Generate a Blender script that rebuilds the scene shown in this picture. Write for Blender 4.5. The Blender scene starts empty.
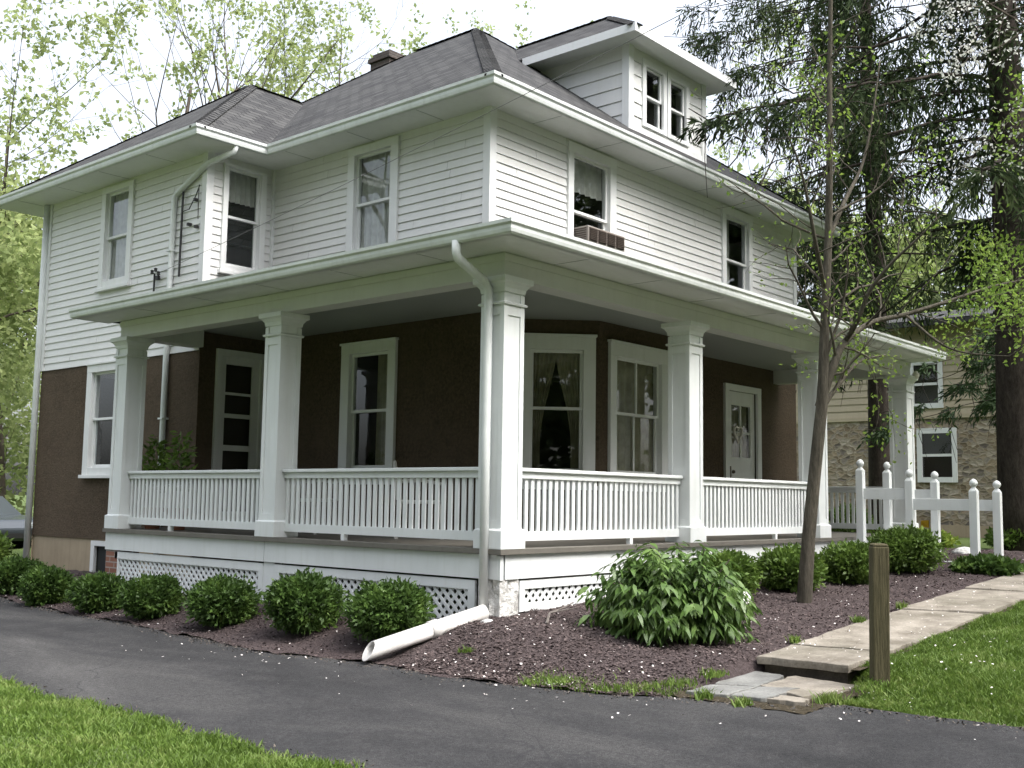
import bpy, math, random
import numpy as np
from mathutils import Vector, Matrix
random.seed(7)
RNG = np.random.default_rng(11)
R = math.radians
scene = bpy.context.scene
COL = scene.collection

# ------------------------------------------------------------------ materials
def nmat(name, base, rough=0.7, metallic=0.0, spec=0.35):
    m = bpy.data.materials.new(name); m.use_nodes = True
    b = m.node_tree.nodes['Principled BSDF']
    b.inputs['Base Color'].default_value = (*base, 1)
    b.inputs['Roughness'].default_value = rough
    b.inputs['Metallic'].default_value = metallic
    b.inputs['Specular IOR Level'].default_value = spec
    return m, m.node_tree.nodes, m.node_tree.links, b

def coords(N, L, kind='Object', scale=(1, 1, 1)):
    tc = N.new('ShaderNodeTexCoord'); mp = N.new('ShaderNodeMapping')
    mp.inputs['Scale'].default_value = scale
    L.new(tc.outputs[kind], mp.inputs['Vector'])
    return mp.outputs['Vector']

def noise(N, L, vec, scale, detail=4, rough=0.55, dist=0.0):
    n = N.new('ShaderNodeTexNoise')
    n.inputs['Scale'].default_value = scale; n.inputs['Detail'].default_value = detail
    n.inputs['Roughness'].default_value = rough; n.inputs['Distortion'].default_value = dist
    L.new(vec, n.inputs['Vector'])
    return n.outputs['Fac']

def ramp(N, L, fac, stops):
    r = N.new('ShaderNodeValToRGB'); e = r.color_ramp.elements
    while len(e) < len(stops): e.new(0.5)
    for el, (p, c) in zip(e, stops):
        el.position = p; el.color = (*c, 1)
    L.new(fac, r.inputs['Fac'])
    return r.outputs['Color']

def mix(N, L, fac, a, b, mode='MIX'):
    m = N.new('ShaderNodeMix'); m.data_type = 'RGBA'; m.blend_type = mode
    for sock, val in ((m.inputs[0], fac), (m.inputs[6], a), (m.inputs[7], b)):
        if isinstance(val, (int, float)): sock.default_value = val
        elif isinstance(val, tuple): sock.default_value = (*val, 1)
        else: L.new(val, sock)
    return m.outputs[2]

def bump(N, L, h, b, strength=0.3, dist=0.02):
    bp = N.new('ShaderNodeBump'); bp.inputs['Strength'].default_value = strength
    bp.inputs['Distance'].default_value = dist
    L.new(h, bp.inputs['Height']); L.new(bp.outputs['Normal'], b.inputs['Normal'])

def painted(name, c, dirt=0.12, rough=0.5, scale=2.0):
    m, N, L, b = nmat(name, c, rough)
    v = coords(N, L)
    f = noise(N, L, v, scale, 6, 0.65)
    v2 = coords(N, L, scale=(14, 14, 1.2)); f2 = noise(N, L, v2, 1.0, 4)
    d = tuple(x * (1 - dirt * 2.6) * k for x, k in zip(c, (1.0, .99, .91)))
    c1 = ramp(N, L, f, [(.35, c), (.75, tuple(x * (1 - dirt) for x in c))])
    c2 = mix(N, L, ramp(N, L, f2, [(.5, (0, 0, 0)), (.85, (.38, .38, .38))]), c1, d)
    L.new(c2, b.inputs['Base Color'])
    f3 = noise(N, L, v, 40, 3); bump(N, L, f3, b, .12, .004)
    return m

WHITE = painted('white_paint', (.73, .755, .75), .10)
SIDING = painted('vinyl_siding', (.70, .70, .685), .06, .45)
TRIM = painted('white_trim', (.74, .75, .745), .08)
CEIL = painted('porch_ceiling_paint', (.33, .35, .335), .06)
GUTTER = painted('gutter_metal', (.73, .76, .75), .16, .4, 3)
BEAMP = painted('beam_paint', (.62, .63, .60), .08)
FLOORP = painted('porch_floor_boards', (.155, .145, .125), .2)
PVC = painted('white_pvc', (.72, .70, .67), .24, .5, 6)
TANSIDE = painted('tan_siding', (.44, .375, .27), .08)
CONC = painted('tan_render', (.38, .31, .215), .2, .9, 3)

def stucco():
    m, N, L, b = nmat('brown_stucco', (.1, .07, .05), .95, spec=.15)
    v = coords(N, L)
    f = noise(N, L, v, 26, 6, .75); g = noise(N, L, v, 1.1, 5, .6); g2 = noise(N, L, v, 6, 4, .6)
    tc = N.new('ShaderNodeTexCoord'); br = N.new('ShaderNodeTexBrick'); L.new(tc.outputs['UV'], br.inputs['Vector'])
    br.inputs['Scale'].default_value = 1; br.inputs['Brick Width'].default_value = .20; br.inputs['Row Height'].default_value = .068; br.inputs['Mortar Size'].default_value = .009; br.inputs['Mortar Smooth'].default_value = .8
    br.inputs['Color1'].default_value = (.80, .80, .80, 1); br.inputs['Color2'].default_value = (1.05, 1.02, 1.0, 1); br.inputs['Mortar'].default_value = (.72, .72, .72, 1)
    c = ramp(N, L, f, [(.3, (.054, .040, .028)), (.7, (.130, .098, .068))])
    c = mix(N, L, ramp(N, L, g, [(.42, (0, 0, 0)), (.7, (.75, .75, .75))]), c, (.120, .093, .066))
    c = mix(N, L, ramp(N, L, g2, [(.55, (0, 0, 0)), (.8, (.4, .4, .4))]), c, (.046, .035, .026))
    c = mix(N, L, .18, c, br.outputs['Color'], 'MULTIPLY')
    L.new(c, b.inputs['Base Color'])
    hgt = mix(N, L, .10, f, br.outputs['Color'])
    bump(N, L, hgt, b, .9, .03)
    return m
STUCCO = stucco()

def shingles():
    m, N, L, b = nmat('asphalt_shingles', (.05, .05, .055), .93, spec=.12)
    tc = N.new('ShaderNodeTexCoord'); v = tc.outputs['UV']
    br = N.new('ShaderNodeTexBrick'); L.new(v, br.inputs['Vector'])
    br.inputs['Scale'].default_value = 1; br.inputs['Brick Width'].default_value = .27
    br.inputs['Row Height'].default_value = .145; br.inputs['Mortar Size'].default_value = .010
    br.inputs['Mortar Smooth'].default_value = .3; br.inputs['Bias'].default_value = -.1
    br.inputs['Color1'].default_value = (.040, .040, .041, 1); br.inputs['Color2'].default_value = (.078, .078, .076, 1)
    br.inputs['Mortar'].default_value = (.016, .016, .017, 1)
    vo = coords(N, L)
    f = noise(N, L, vo, 1.1, 5); g = noise(N, L, vo, 60, 3, .7)
    c = mix(N, L, ramp(N, L, f, [(.35, (0, 0, 0)), (.75, (.3, .3, .3))]), br.outputs['Color'], (.078, .078, .077))
    c = mix(N, L, .6, c, ramp(N, L, g, [(.3, (.3, .3, .3)), (.7, (.72, .72, .72))]), 'OVERLAY')
    L.new(c, b.inputs['Base Color'])
    inv = N.new('ShaderNodeMath'); inv.operation = 'SUBTRACT'; inv.inputs[0].default_value = 1
    L.new(br.outputs['Fac'], inv.inputs[1])
    bump(N, L, inv.outputs[0], b, .7, .02)
    return m
SHINGLE = shingles()

def bricks(name, c1, c2, mor, bw=.21, rh=.07):
    m, N, L, b = nmat(name, c1, .9)
    tc = N.new('ShaderNodeTexCoord'); br = N.new('ShaderNodeTexBrick'); L.new(tc.outputs['UV'], br.inputs['Vector'])
    br.inputs['Scale'].default_value = 1; br.inputs['Brick Width'].default_value = bw; br.inputs['Row Height'].default_value = rh
    br.inputs['Mortar Size'].default_value = .008
    for k, c in (('Color1', c1), ('Color2', c2), ('Mortar', mor)): br.inputs[k].default_value = (*c, 1)
    L.new(br.outputs['Color'], b.inputs['Base Color'])
    return m
BRICK = bricks('red_brick', (.2, .09, .06), (.28, .13, .09), (.3, .27, .24))
DARKBRICK = bricks('dark_brick', (.05, .042, .038), (.085, .065, .056), (.10, .09, .08))

def rubble(name='rubble_stone', scale=4.2, pale=1.0):
    m, N, L, b = nmat(name, (.3, .25, .18), .9)
    tc = N.new('ShaderNodeTexCoord'); mp = N.new('ShaderNodeMapping'); mp.inputs['Scale'].default_value = (1, 1.7, 1)
    L.new(tc.outputs['UV'], mp.inputs['Vector'])
    nz = N.new('ShaderNodeTexNoise'); nz.inputs['Scale'].default_value = 3; L.new(mp.outputs[0], nz.inputs['Vector'])
    ad = N.new('ShaderNodeVectorMath'); ad.operation = 'MULTIPLY_ADD'; ad.inputs[1].default_value = (.25, .25, .25)
    L.new(nz.outputs['Color'], ad.inputs[0]); L.new(mp.outputs[0], ad.inputs[2])
    vo = N.new('ShaderNodeTexVoronoi'); vo.inputs['Scale'].default_value = scale; L.new(ad.outputs[0], vo.inputs['Vector'])
    vd = N.new('ShaderNodeTexVoronoi'); vd.feature = 'DISTANCE_TO_EDGE'; vd.inputs['Scale'].default_value = scale
    L.new(ad.outputs[0], vd.inputs['Vector'])
    sep = N.new('ShaderNodeSeparateColor'); L.new(vo.outputs['Color'], sep.inputs[0])
    p = pale
    c = ramp(N, L, sep.outputs[0], [(.0, (.15*p, .115*p, .075*p)), (.25, (.30*p, .24*p, .165*p)), (.45, (.19*p, .155*p, .115*p)), (.65, (.40*p, .35*p, .28*p)), (.8, (.24*p, .21*p, .175*p)), (1., (.12*p, .10*p, .085*p))])
    g = noise(N, L, ad.outputs[0], 14, 4)
    c = mix(N, L, .5, c, ramp(N, L, g, [(.3, (.3, .3, .3)), (.7, (.7, .7, .7))]), 'OVERLAY')
    e = ramp(N, L, vd.outputs['Distance'], [(.02, (1, 1, 1)), (.07, (0, 0, 0))])
    L.new(mix(N, L, e, c, (.30*p, .255*p, .185*p)), b.inputs['Base Color'])
    bump(N, L, vd.outputs['Distance'], b, .6, .05)
    return m
RUBBLE = rubble(scale=5.6, pale=1.0)

def rough_white_stone():
    m, N, L, b = nmat('painted_fieldstone', (.66, .66, .64), .8)
    v = coords(N, L); f = noise(N, L, v, 9, 5, .6)
    L.new(ramp(N, L, f, [(.35, (.46, .45, .42)), (.6, (.72, .72, .70))]), b.inputs['Base Color'])
    bump(N, L, f, b, 1.0, .06)
    return m
PIERSTONE = rough_white_stone()

def asphalt():
    m, N, L, b = nmat('asphalt', (.05, .05, .052), .92, spec=.18)
    v = coords(N, L); vs_ = coords(N, L, scale=(1.0, .35, 1))
    f = noise(N, L, vs_, .9, 7, .62, .5); g = noise(N, L, v, 130, 2, .9); h = noise(N, L, v, 3.1, 6, .7); g3 = noise(N, L, v, 34, 3, .75)
    c = ramp(N, L, f, [(.34, (.030, .030, .031)), (.48, (.042, .042, .043)), (.60, (.064, .063, .062)), (.72, (.098, .096, .094))])
    c = mix(N, L, ramp(N, L, h, [(.48, (0, 0, 0)), (.72, (.6, .6, .6))]), c, (.066, .064, .064))
    c = mix(N, L, .85, c, ramp(N, L, g, [(.30, (.16, .16, .16)), (.55, (.5, .5, .5)), (.74, (.86, .86, .86))]), 'OVERLAY')
    c = mix(N, L, .55, c, ramp(N, L, g3, [(.3, (.24, .24, .24)), (.7, (.76, .76, .76))]), 'OVERLAY')
    vd = N.new('ShaderNodeTexVoronoi'); vd.feature = 'DISTANCE_TO_EDGE'; vd.inputs['Scale'].default_value = .42
    nz = N.new('ShaderNodeTexNoise'); nz.inputs['Scale'].default_value = 2.2; nz.inputs['Detail'].default_value = 6; L.new(v, nz.inputs['Vector'])
    ad = N.new('ShaderNodeVectorMath'); ad.operation = 'MULTIPLY_ADD'; ad.inputs[1].default_value = (.7, .7, .7)
    L.new(nz.outputs['Color'], ad.inputs[0]); L.new(v, ad.inputs[2]); L.new(ad.outputs[0], vd.inputs['Vector'])
    e = ramp(N, L, vd.outputs['Distance'], [(.0, (.8, .8, .8)), (.0045, (0, 0, 0))])
    c = mix(N, L, e, c, (.028, .028, .03))
    L.new(c, b.inputs['Base Color']); bump(N, L, g, b, .8, .008)
    return m
ASPHALT = asphalt()

def mulchmat(name, cols):
    m, N, L, b = nmat(name, cols[0], .95, spec=.1)
    v = coords(N, L); f = noise(N, L, v, 38, 5, .75); g = noise(N, L, v, 2.1, 3)
    c = ramp(N, L, f, [(.28, cols[0]), (.5, cols[1]), (.75, cols[2])])
    c = mix(N, L, ramp(N, L, g, [(.45, (0, 0, 0)), (.8, (.35, .35, .35))]), c, cols[2])
    L.new(c, b.inputs['Base Color']); bump(N, L, f, b, 1.0, .03)
    return m
MULCH = mulchmat('mulch', ((.038, .029, .029), (.082, .064, .063), (.128, .104, .101)))

def chipmat(name, a, bcol):
    m, N, L, b = nmat(name, a, .9, spec=.1)
    v = coords(N, L); f = noise(N, L, v, 30, 2)
    L.new(ramp(N, L, f, [(.3, a), (.7, bcol)]), b.inputs['Base Color'])
    return m
CHIPS = chipmat('mulch_chips', (.052, .039, .037), (.150, .118, .113))
PETAL = chipmat('petal_white', (.62, .56, .52), (.78, .76, .74))

def slabmat(name, a, b2, moss=(.11, .11, .06)):
    m, N, L, b = nmat(name, a, .85, spec=.25)
    v = coords(N, L); f = noise(N, L, v, 3.2, 6, .65); g = noise(N, L, v, 55, 3, .7); h = noise(N, L, v, 1.3, 4)
    c = ramp(N, L, f, [(.35, a), (.65, b2)])
    c = mix(N, L, ramp(N, L, h, [(.5, (0, 0, 0)), (.72, (.55, .55, .55))]), c, moss)
    c = mix(N, L, .5, c, ramp(N, L, g, [(.3, (.3, .3, .3)), (.7, (.7, .7, .7))]), 'OVERLAY')
    L.new(c, b.inputs['Base Color']); bump(N, L, f, b, .4, .02)
    return m
SLAB = slabmat('weathered_slab', (.15, .132, .105), (.305, .275, .23), (.085, .08, .052))
FLAG = slabmat('bluestone', (.125, .125, .118), (.225, .225, .21), (.13, .12, .10))

def grassbase():
    m, N, L, b = nmat('lawn_soil', (.05, .07, .02), .95, spec=.1)
    v = coords(N, L); f = noise(N, L, v, 5, 6, .7); g = noise(N, L, v, 60, 3, .7)
    c = ramp(N, L, f, [(.3, (.048, .065, .024)), (.55, (.078, .110, .034)), (.8, (.11, .14, .05))])
    c = mix(N, L, .7, c, ramp(N, L, g, [(.3, (.3, .3, .3)), (.7, (.72, .72, .72))]), 'OVERLAY')
    L.new(c, b.inputs['Base Color'])
    return m
LAWN = grassbase()

def leafmat(name, dark, mid, light, trans=.35, scale=1.1, rough=.5, fine=9):
    m = bpy.data.materials.new(name); m.use_nodes = True
    N, L = m.node_tree.nodes, m.node_tree.links
    b = N['Principled BSDF']; b.inputs['Roughness'].default_value = rough; b.inputs['Specular IOR Level'].default_value = .3
    v = coords(N, L); f = noise(N, L, v, scale, 3, .6); g = noise(N, L, v, fine, 2, .6)
    ad = N.new('ShaderNodeMath'); ad.operation = 'ADD'; L.new(f, ad.inputs[0]); L.new(g, ad.inputs[1])
    hf = N.new('ShaderNodeMath'); hf.operation = 'MULTIPLY'; hf.inputs[1].default_value = .5; L.new(ad.outputs[0], hf.inputs[0])
    c = ramp(N, L, hf.outputs[0], [(.36, dark), (.5, mid), (.64, light)])
    L.new(c, b.inputs['Base Color'])
    t = N.new('ShaderNodeBsdfTranslucent'); L.new(c, t.inputs['Color'])
    mx = N.new('ShaderNodeMixShader'); mx.inputs[0].default_value = trans
    L.new(b.outputs[0], mx.inputs[1]); L.new(t.outputs[0], mx.inputs[2])
    L.new(mx.outputs[0], N['Material Output'].inputs['Surface'])
    return m
GRASS = leafmat('grass_blades', (.075, .12, .022), (.125, .205, .034), (.21, .27, .075), .35, 2.3, .55, 22)
L_BUSH = leafmat('boxy_shrub_leaf', (.036, .070, .016), (.070, .130, .028), (.14, .225, .048), .3, 2.5)
L_BUSH2 = leafmat('bright_shrub_leaf', (.060, .100, .020), (.110, .185, .034), (.19, .28, .06), .3, 2.5)
L_BIG = leafmat('large_shrub_leaf', (.048, .090, .022), (.095, .168, .040), (.17, .26, .075), .25, 2.0, .38)
L_PALE = leafmat('spring_leaf', (.18, .235, .085), (.30, .36, .14), (.42, .47, .21), .55, .35, .5, 2.5)
L_MID = leafmat('summer_leaf', (.055, .085, .028), (.095, .135, .045), (.15, .19, .07), .45, .5, .5, 3)
L_FRESH = leafmat('fresh_leaf', (.11, .19, .03), (.19, .29, .05), (.28, .37, .08), .5, 1.2, .5, 5)
L_SPRUCE = leafmat('spruce_needles', (.017, .026, .013), (.034, .052, .022), (.070, .092, .038), .12, .8, .8, 6)
L_SPRUCE.node_tree.nodes['Principled BSDF'].inputs['Specular IOR Level'].default_value = .06
L_FIR = leafmat('fir_needles', (.022, .045, .018), (.042, .080, .028), (.075, .12, .045), .15, 1.2, .7, 6)
L_DARK = leafmat('dark_leaf', (.035, .06, .018), (.06, .10, .028), (.10, .15, .04), .3, .5, .5, 3)
L_BLOS = leafmat('blossom', (.5, .52, .42), (.66, .67, .60), (.78, .78, .74), .4, 2, .6, 8)
L_HOSTA = leafmat('yellow_groundcover', (.12, .2, .03), (.22, .31, .05), (.34, .40, .08), .35, 3)

def bark(name, a, b2, sc=7, stretch=.18):
    m, N, L, b = nmat(name, a, .95, spec=.1)
    v = coords(N, L, scale=(1, 1, stretch)); f = noise(N, L, v, sc, 6, .7); g = noise(N, L, v, sc * 4, 4, .7)
    L.new(mix(N, L, .5, ramp(N, L, f, [(.3, a), (.7, b2)]), ramp(N, L, g, [(.3, (.3, .3, .3)), (.7, (.7, .7, .7))]), 'OVERLAY'), b.inputs['Base Color'])
    bump(N, L, f, b, .8, .03)
    return m
BARK_Y = bark('young_bark', (.048, .043, .034), (.120, .108, .086), 16)
BARK_S = bark('spruce_bark', (.028, .023, .020), (.066, .055, .047), 9, .35)
BARK_D = bark('grey_bark', (.06, .05, .04), (.12, .10, .085), 6)
TWIG = bark('dead_twig', (.11, .095, .085), (.20, .18, .165), 8)
POSTW = bark('weathered_post', (.062, .056, .032), (.118, .105, .062), 22, .08)

def glassmat(name='window_glass', base=.075, tint=(.92, .95, .94)):
    m = bpy.data.materials.new(name); m.use_nodes = True
    N, L = m.node_tree.nodes, m.node_tree.links; N.remove(N['Principled BSDF'])
    t = N.new('ShaderNodeBsdfTransparent'); t.inputs['Color'].default_value = (*tint, 1)
    g = N.new('ShaderNodeBsdfGlossy'); g.inputs['Roughness'].default_value = .015; g.inputs['Color'].default_value = (.95, .97, 1, 1)
    v = coords(N, L); f = noise(N, L, v, 1.7, 2)
    bp = N.new('ShaderNodeBump'); bp.inputs['Strength'].default_value = .05; bp.inputs['Distance'].default_value = .02
    L.new(f, bp.inputs['Height']); L.new(bp.outputs[0], g.inputs['Normal'])
    lw = N.new('ShaderNodeLayerWeight'); lw.inputs['Blend'].default_value = .5
    p = N.new('ShaderNodeMath'); p.operation = 'POWER'; p.inputs[1].default_value = 4; L.new(lw.outputs['Facing'], p.inputs[0])
    a = N.new('ShaderNodeMath'); a.operation = 'MULTIPLY_ADD'; a.inputs[1].default_value = 1 - base; a.inputs[2].default_value = base
    L.new(p.outputs[0], a.inputs[0])
    mx = N.new('ShaderNodeMixShader'); L.new(a.outputs[0], mx.inputs[0]); L.new(t.outputs[0], mx.inputs[1]); L.new(g.outputs[0], mx.inputs[2])
    L.new(mx.outputs[0], N['Material Output'].inputs['Surface'])
    return m
GLASS = glassmat()
CURTAIN = leafmat('curtain_cloth', (.30, .275, .19), (.40, .37, .26), (.48, .44, .33), .35, 3, .9)
LACE = leafmat('lace_cloth', (.50, .50, .46), (.60, .60, .56), (.68, .68, .64), .4, 3, .9)
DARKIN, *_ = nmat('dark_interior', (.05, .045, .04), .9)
BLACK, *_ = nmat('black_metal', (.02, .02, .02), .5)
DKSCREEN, *_ = nmat('dark_screen', (.018, .02, .02), .7)
ACBROWN = painted('brown_plastic', (.26, .235, .21), .15, .5)
ACDARK, *_ = nmat('ac_louver', (.075, .058, .048), .6)
YELLOW, *_ = nmat('flag_yellow', (.65, .36, .03), .6)
CARPAINT, *_ = nmat('grey_car_paint', (.06, .07, .08), .2, .3, .6)
TYRE, *_ = nmat('tyre_rubber', (.02, .02, .02), .85)
CHROME, *_ = nmat('bright_metal', (.6, .6, .6), .25, 1)
LAMPG, *_ = nmat('headlamp_glass', (.7, .72, .72), .1, 0, .6)
TERRA = painted('clay_pot', (.28, .12, .07), .15, .8)
WICKER = painted('white_wicker', (.5, .5, .47), .15, .7)
PLATE = painted('brass_knob', (.08, .065, .04), .1, .4)

# ------------------------------------------------------------------ mesh helpers
class MB:
    def __init__(s, xf=None): s.v = []; s.f = []; s.mk = []; s.xf = xf or (lambda u, n, z: (u, n, z))
    def pt(s, p):
        s.v.append(tuple(s.xf(*p))); return len(s.v) - 1
    def face(s, pts): s.f.append([s.pt(p) for p in pts])
    def box(s, a, b):
        x0, y0, z0 = a; x1, y1, z1 = b
        i = [s.pt(p) for p in ((x0, y0, z0), (x1, y0, z0), (x1, y1, z0), (x0, y1, z0), (x0, y0, z1), (x1, y0, z1), (x1, y1, z1), (x0, y1, z1))]
        for q in ((0, 3, 2, 1), (4, 5, 6, 7), (0, 1, 5, 4), (1, 2, 6, 5), (2, 3, 7, 6), (3, 0, 4, 7)): s.f.append([i[k] for k in q])
    def frustum(s, c0, h0, z0, h1, z1):
        cx, cy = c0
        i = [s.pt((cx + sx * h, cy + sy * h, z)) for h, z in ((h0, z0), (h1, z1)) for sx, sy in ((-1, -1), (1, -1), (1, 1), (-1, 1))]
        for q in ((0, 3, 2, 1), (4, 5, 6, 7), (0, 1, 5, 4), (1, 2, 6, 5), (2, 3, 7, 6), (3, 0, 4, 7)): s.f.append([i[k] for k in q])
    def prism(s, prof, place):            # prof: list of 2D pts; place: list of functions (a,b)->3D for each station
        rings = [[s.pt(pl(a, b)) for a, b in prof] for pl in place]
        n = len(prof)
        for r0, r1 in zip(rings, rings[1:]):
            for k in range(n): s.f.append([r0[k], r0[(k + 1) % n], r1[(k + 1) % n], r1[k]])
        s.f.append(rings[0][::-1]); s.f.append(rings[-1])
    def tube(s, path, rad, n=8, caps=True):
        P = [Vector(p) for p in path]
        if not hasattr(rad, '__len__'): rad = [rad] * len(P)
        rings = []; up = None
        for i, p in enumerate(P):
            d = (P[min(i + 1, len(P) - 1)] - P[max(i - 1, 0)]).normalized()
            if up is None:
                up = Vector((0, 0, 1)) if abs(d.z) < .9 else Vector((1, 0, 0))
            a = d.cross(up)
            if a.length < 1e-6: a = d.orthogonal()
            a.normalize(); up = a.cross(d).normalized()
            rings.append([s.pt(tuple(p + (a * math.cos(2 * math.pi * k / n) + up * math.sin(2 * math.pi * k / n)) * rad[i])) for k in range(n)])
        for r0, r1 in zip(rings, rings[1:]):
            for k in range(n): s.f.append([r0[k], r0[(k + 1) % n], r1[(k + 1) % n], r1[k]])
        if caps: s.f.append(rings[0][::-1]); s.f.append(rings[-1])
    def bar(s, p, q, w, h, up=(0, 0, 1)):
        p, q, up = Vector(p), Vector(q), Vector(up); d = (q - p).normalized(); a = d.cross(up).normalized(); b = a.cross(d)
        i = [s.pt(tuple(e + a * (sx * w / 2) + b * (sy * h / 2))) for e in (p, q) for sx, sy in ((-1, -1), (1, -1), (1, 1), (-1, 1))]
        for k in ((0, 3, 2, 1), (4, 5, 6, 7), (0, 1, 5, 4), (1, 2, 6, 5), (2, 3, 7, 6), (3, 0, 4, 7)): s.f.append([i[j] for j in k])
    def lathe(s, prof, c=(0, 0, 0), n=14):   # prof: (r,z)
        rings = [[s.pt((c[0] + r * math.cos(2 * math.pi * k / n), c[1] + r * math.sin(2 * math.pi * k / n), c[2] + z)) for k in range(n)] for r, z in prof]
        for r0, r1 in zip(rings, rings[1:]):
            for k in range(n): s.f.append([r0[k], r0[(k + 1) % n], r1[(k + 1) % n], r1[k]])
        s.f.append(rings[0][::-1]); s.f.append(rings[-1])
    def build(s, name, mat, parent=None, smooth=False, uv=False, bevel=0, label=None):
        me = bpy.data.meshes.new(name); me.from_pydata(s.v, [], s.f); me.update()
        if isinstance(mat, (list, tuple)):
            for m_ in mat: me.materials.append(m_)
            for st, ix in s.mk:
                for p in me.polygons[st:]: p.material_index = ix
        else: me.materials.append(mat)
        if uv:
            lay = me.uv_layers.new(name='UVMap')
            for p in me.polygons:
                n = p.normal
                t = Vector((0, 0, 1)).cross(n)
                t = Vector((1, 0, 0)) if t.length < 1e-3 else t.normalized()
                b = n.cross(t)
                for li in p.loop_indices:
                    co = me.vertices[me.loops[li].vertex_index].co
                    lay.data[li].uv = (co.dot(t), co.dot(b))
        if smooth:
            me.polygons.foreach_set('use_smooth', [True] * len(me.polygons))
        o = bpy.data.objects.new(name, me); COL.objects.link(o)
        if parent: o.parent = parent
        if bevel:
            bv = o.modifiers.new('bevel', 'BEVEL'); bv.width = bevel; bv.segments = 2; bv.limit_method = 'ANGLE'; bv.angle_limit = R(40)
        if label: o['label'] = label
        return o

def np_mesh(name, verts, quads, mat, parent=None, smooth=False):
    verts = np.asarray(verts, np.float32).reshape(-1, 3); quads = np.asarray(quads, np.int32)
    k = quads.shape[1]
    me = bpy.data.meshes.new(name)
    me.vertices.add(len(verts)); me.vertices.foreach_set('co', verts.ravel())
    me.loops.add(quads.size); me.loops.foreach_set('vertex_index', quads.ravel())
    me.polygons.add(len(quads)); me.polygons.foreach_set('loop_start', np.arange(0, quads.size, k, dtype=np.int32))
    me.polygons.foreach_set('loop_total', np.full(len(quads), k, np.int32))
    me.update(calc_edges=True); me.validate()
    me.materials.append(mat)
    o = bpy.data.objects.new(name, me); COL.objects.link(o)
    if parent: o.parent = parent
    return o

def tag(o, label=None, cat=None, group=None, kind=None):
    if label: o['label'] = label
    if cat: o['category'] = cat
    if group: o['group'] = group
    if kind: o['kind'] = kind
    return o
def empty(name, loc=(0, 0, 0), rz=0):
    o = bpy.data.objects.new(name, None); o.empty_display_size = .2; COL.objects.link(o)
    o.location = loc; o.rotation_euler = (0, 0, rz)
    return o
def thing(name, label, cat, loc=(0, 0, 0), rz=0, group=None):
    return tag(empty(name, loc, rz), label, cat, group)
def copy_tree(o, parent=None):
    c = o.copy(); COL.objects.link(c)
    if parent: c.parent = parent
    for ch in list(o.children): copy_tree(ch, c)
    return c

# leaf clouds -----------------------------------------------------------------
def leaf_quads(P, D, L, W, rng, fold=.25):
    """diamond leaves: P base points, D directions, per-leaf length/width arrays"""
    n = len(P); D = D / (np.linalg.norm(D, axis=1, keepdims=True) + 1e-9)
    r = rng.normal(size=(n, 3)); S = np.cross(D, r); S /= (np.linalg.norm(S, axis=1, keepdims=True) + 1e-9)
    Nn = np.cross(S, D)
    L = np.broadcast_to(L, n)[:, None]; W = np.broadcast_to(W, n)[:, None]
    mid = P + D * L * .45 - Nn * W * fold * .0
    v = np.stack([P, mid + S * W * .5 + Nn * W * fold, P + D * L, mid - S * W * .5 + Nn * W * fold], 1)
    q = np.arange(n * 4).reshape(n, 4)
    return v.reshape(-1, 3), q

# ------------------------------------------------------------------ ground model
def ss(a, b, x):
    t = min(1, max(0, (x - a) / (b - a))); return t * t * (3 - 2 * t)
EDGE = [(-9, -.4), (-6, -.2), (-4.41, -.30), (-3.87, -.35), (-3.24, -.39), (-2.82, -.70), (-2.22, -.85), (-1.87, -1.06), (-1.22, -1.15), (-.49, -1.22), (.35, -1.18), (1.74, -1.35), (3.79, -1.1), (6.2, -.96), (8.21, -.64), (12, -.3), (20, .5)]
def ex(y):
    E = EDGE
    if y <= E[0][0]: return E[0][1]
    for (a, xa), (b, xb) in zip(E, E[1:]):
        if y <= b: return xa + (xb - xa) * (y - a) / (b - a)
    return E[-1][1]
def zd(x, y): return -.88 + .02 * max(-12, min(x, 8)) - .005 * max(-15, min(y, 14))
def zt(x, y):
    xc = max(-3, min(x, 9))
    H = -.60 + .045 * xc - .07 * ss(0, .4, y) - .013 * max(0, min(y, 14)); W = -.744 + .06 * xc
    return H + (W - H) * (1 - ss(-2.2, -.2, y))
def ground(x, y):
    e = ex(y); k = 1 - ss(-2.5, -2.0, y)
    w = ss(.0, 1.0, x - e)
    kk = ss(-3.32, -3.22, y) * (1 - ss(-2.36, -2.22, y))
    w = w * (1 - kk) + kk * ss(.36, .60, x)
    z = zd(x, y) * (1 - w) + zt(x, y) * w
    if x < -3.5: z += .05 * ss(0.1, .6, -3.5 - x)
    return z

def axis_lines(lo, hi, step, far):
    a = list(np.arange(lo, hi + 1e-6, step)); s = step; x = hi
    while x < far: s *= 1.35; x += s; a.append(x)
    s = step; x = lo
    while x > -far: s *= 1.35; x -= s; a.insert(0, x)
    return a
def grid_sheet(name, xs, ys, zf, mat, kind='structure'):
    nx, ny = len(xs), len(ys)
    V = [(x, y, zf(x, y)) for y in ys for x in xs]
    Q = [(j * nx + i, j * nx + i + 1, (j + 1) * nx + i + 1, (j + 1) * nx + i) for j in range(ny - 1) for i in range(nx - 1)]
    o = np_mesh(name, V, Q, mat)
    o.data.polygons.foreach_set('use_smooth', [True] * len(o.data.polygons))
    return o
xs = axis_lines(-9, 13, .125, 400); ys = axis_lines(-9, 15, .125, 400)
g = grid_sheet('ground', xs, ys, lambda x, y: ground(x, y) - .05 * ss(-3.5, -3.1, x) - .004, LAWN)
tag(g, 'green lawn ground around the house out to the horizon', 'ground', kind='structure')

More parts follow.
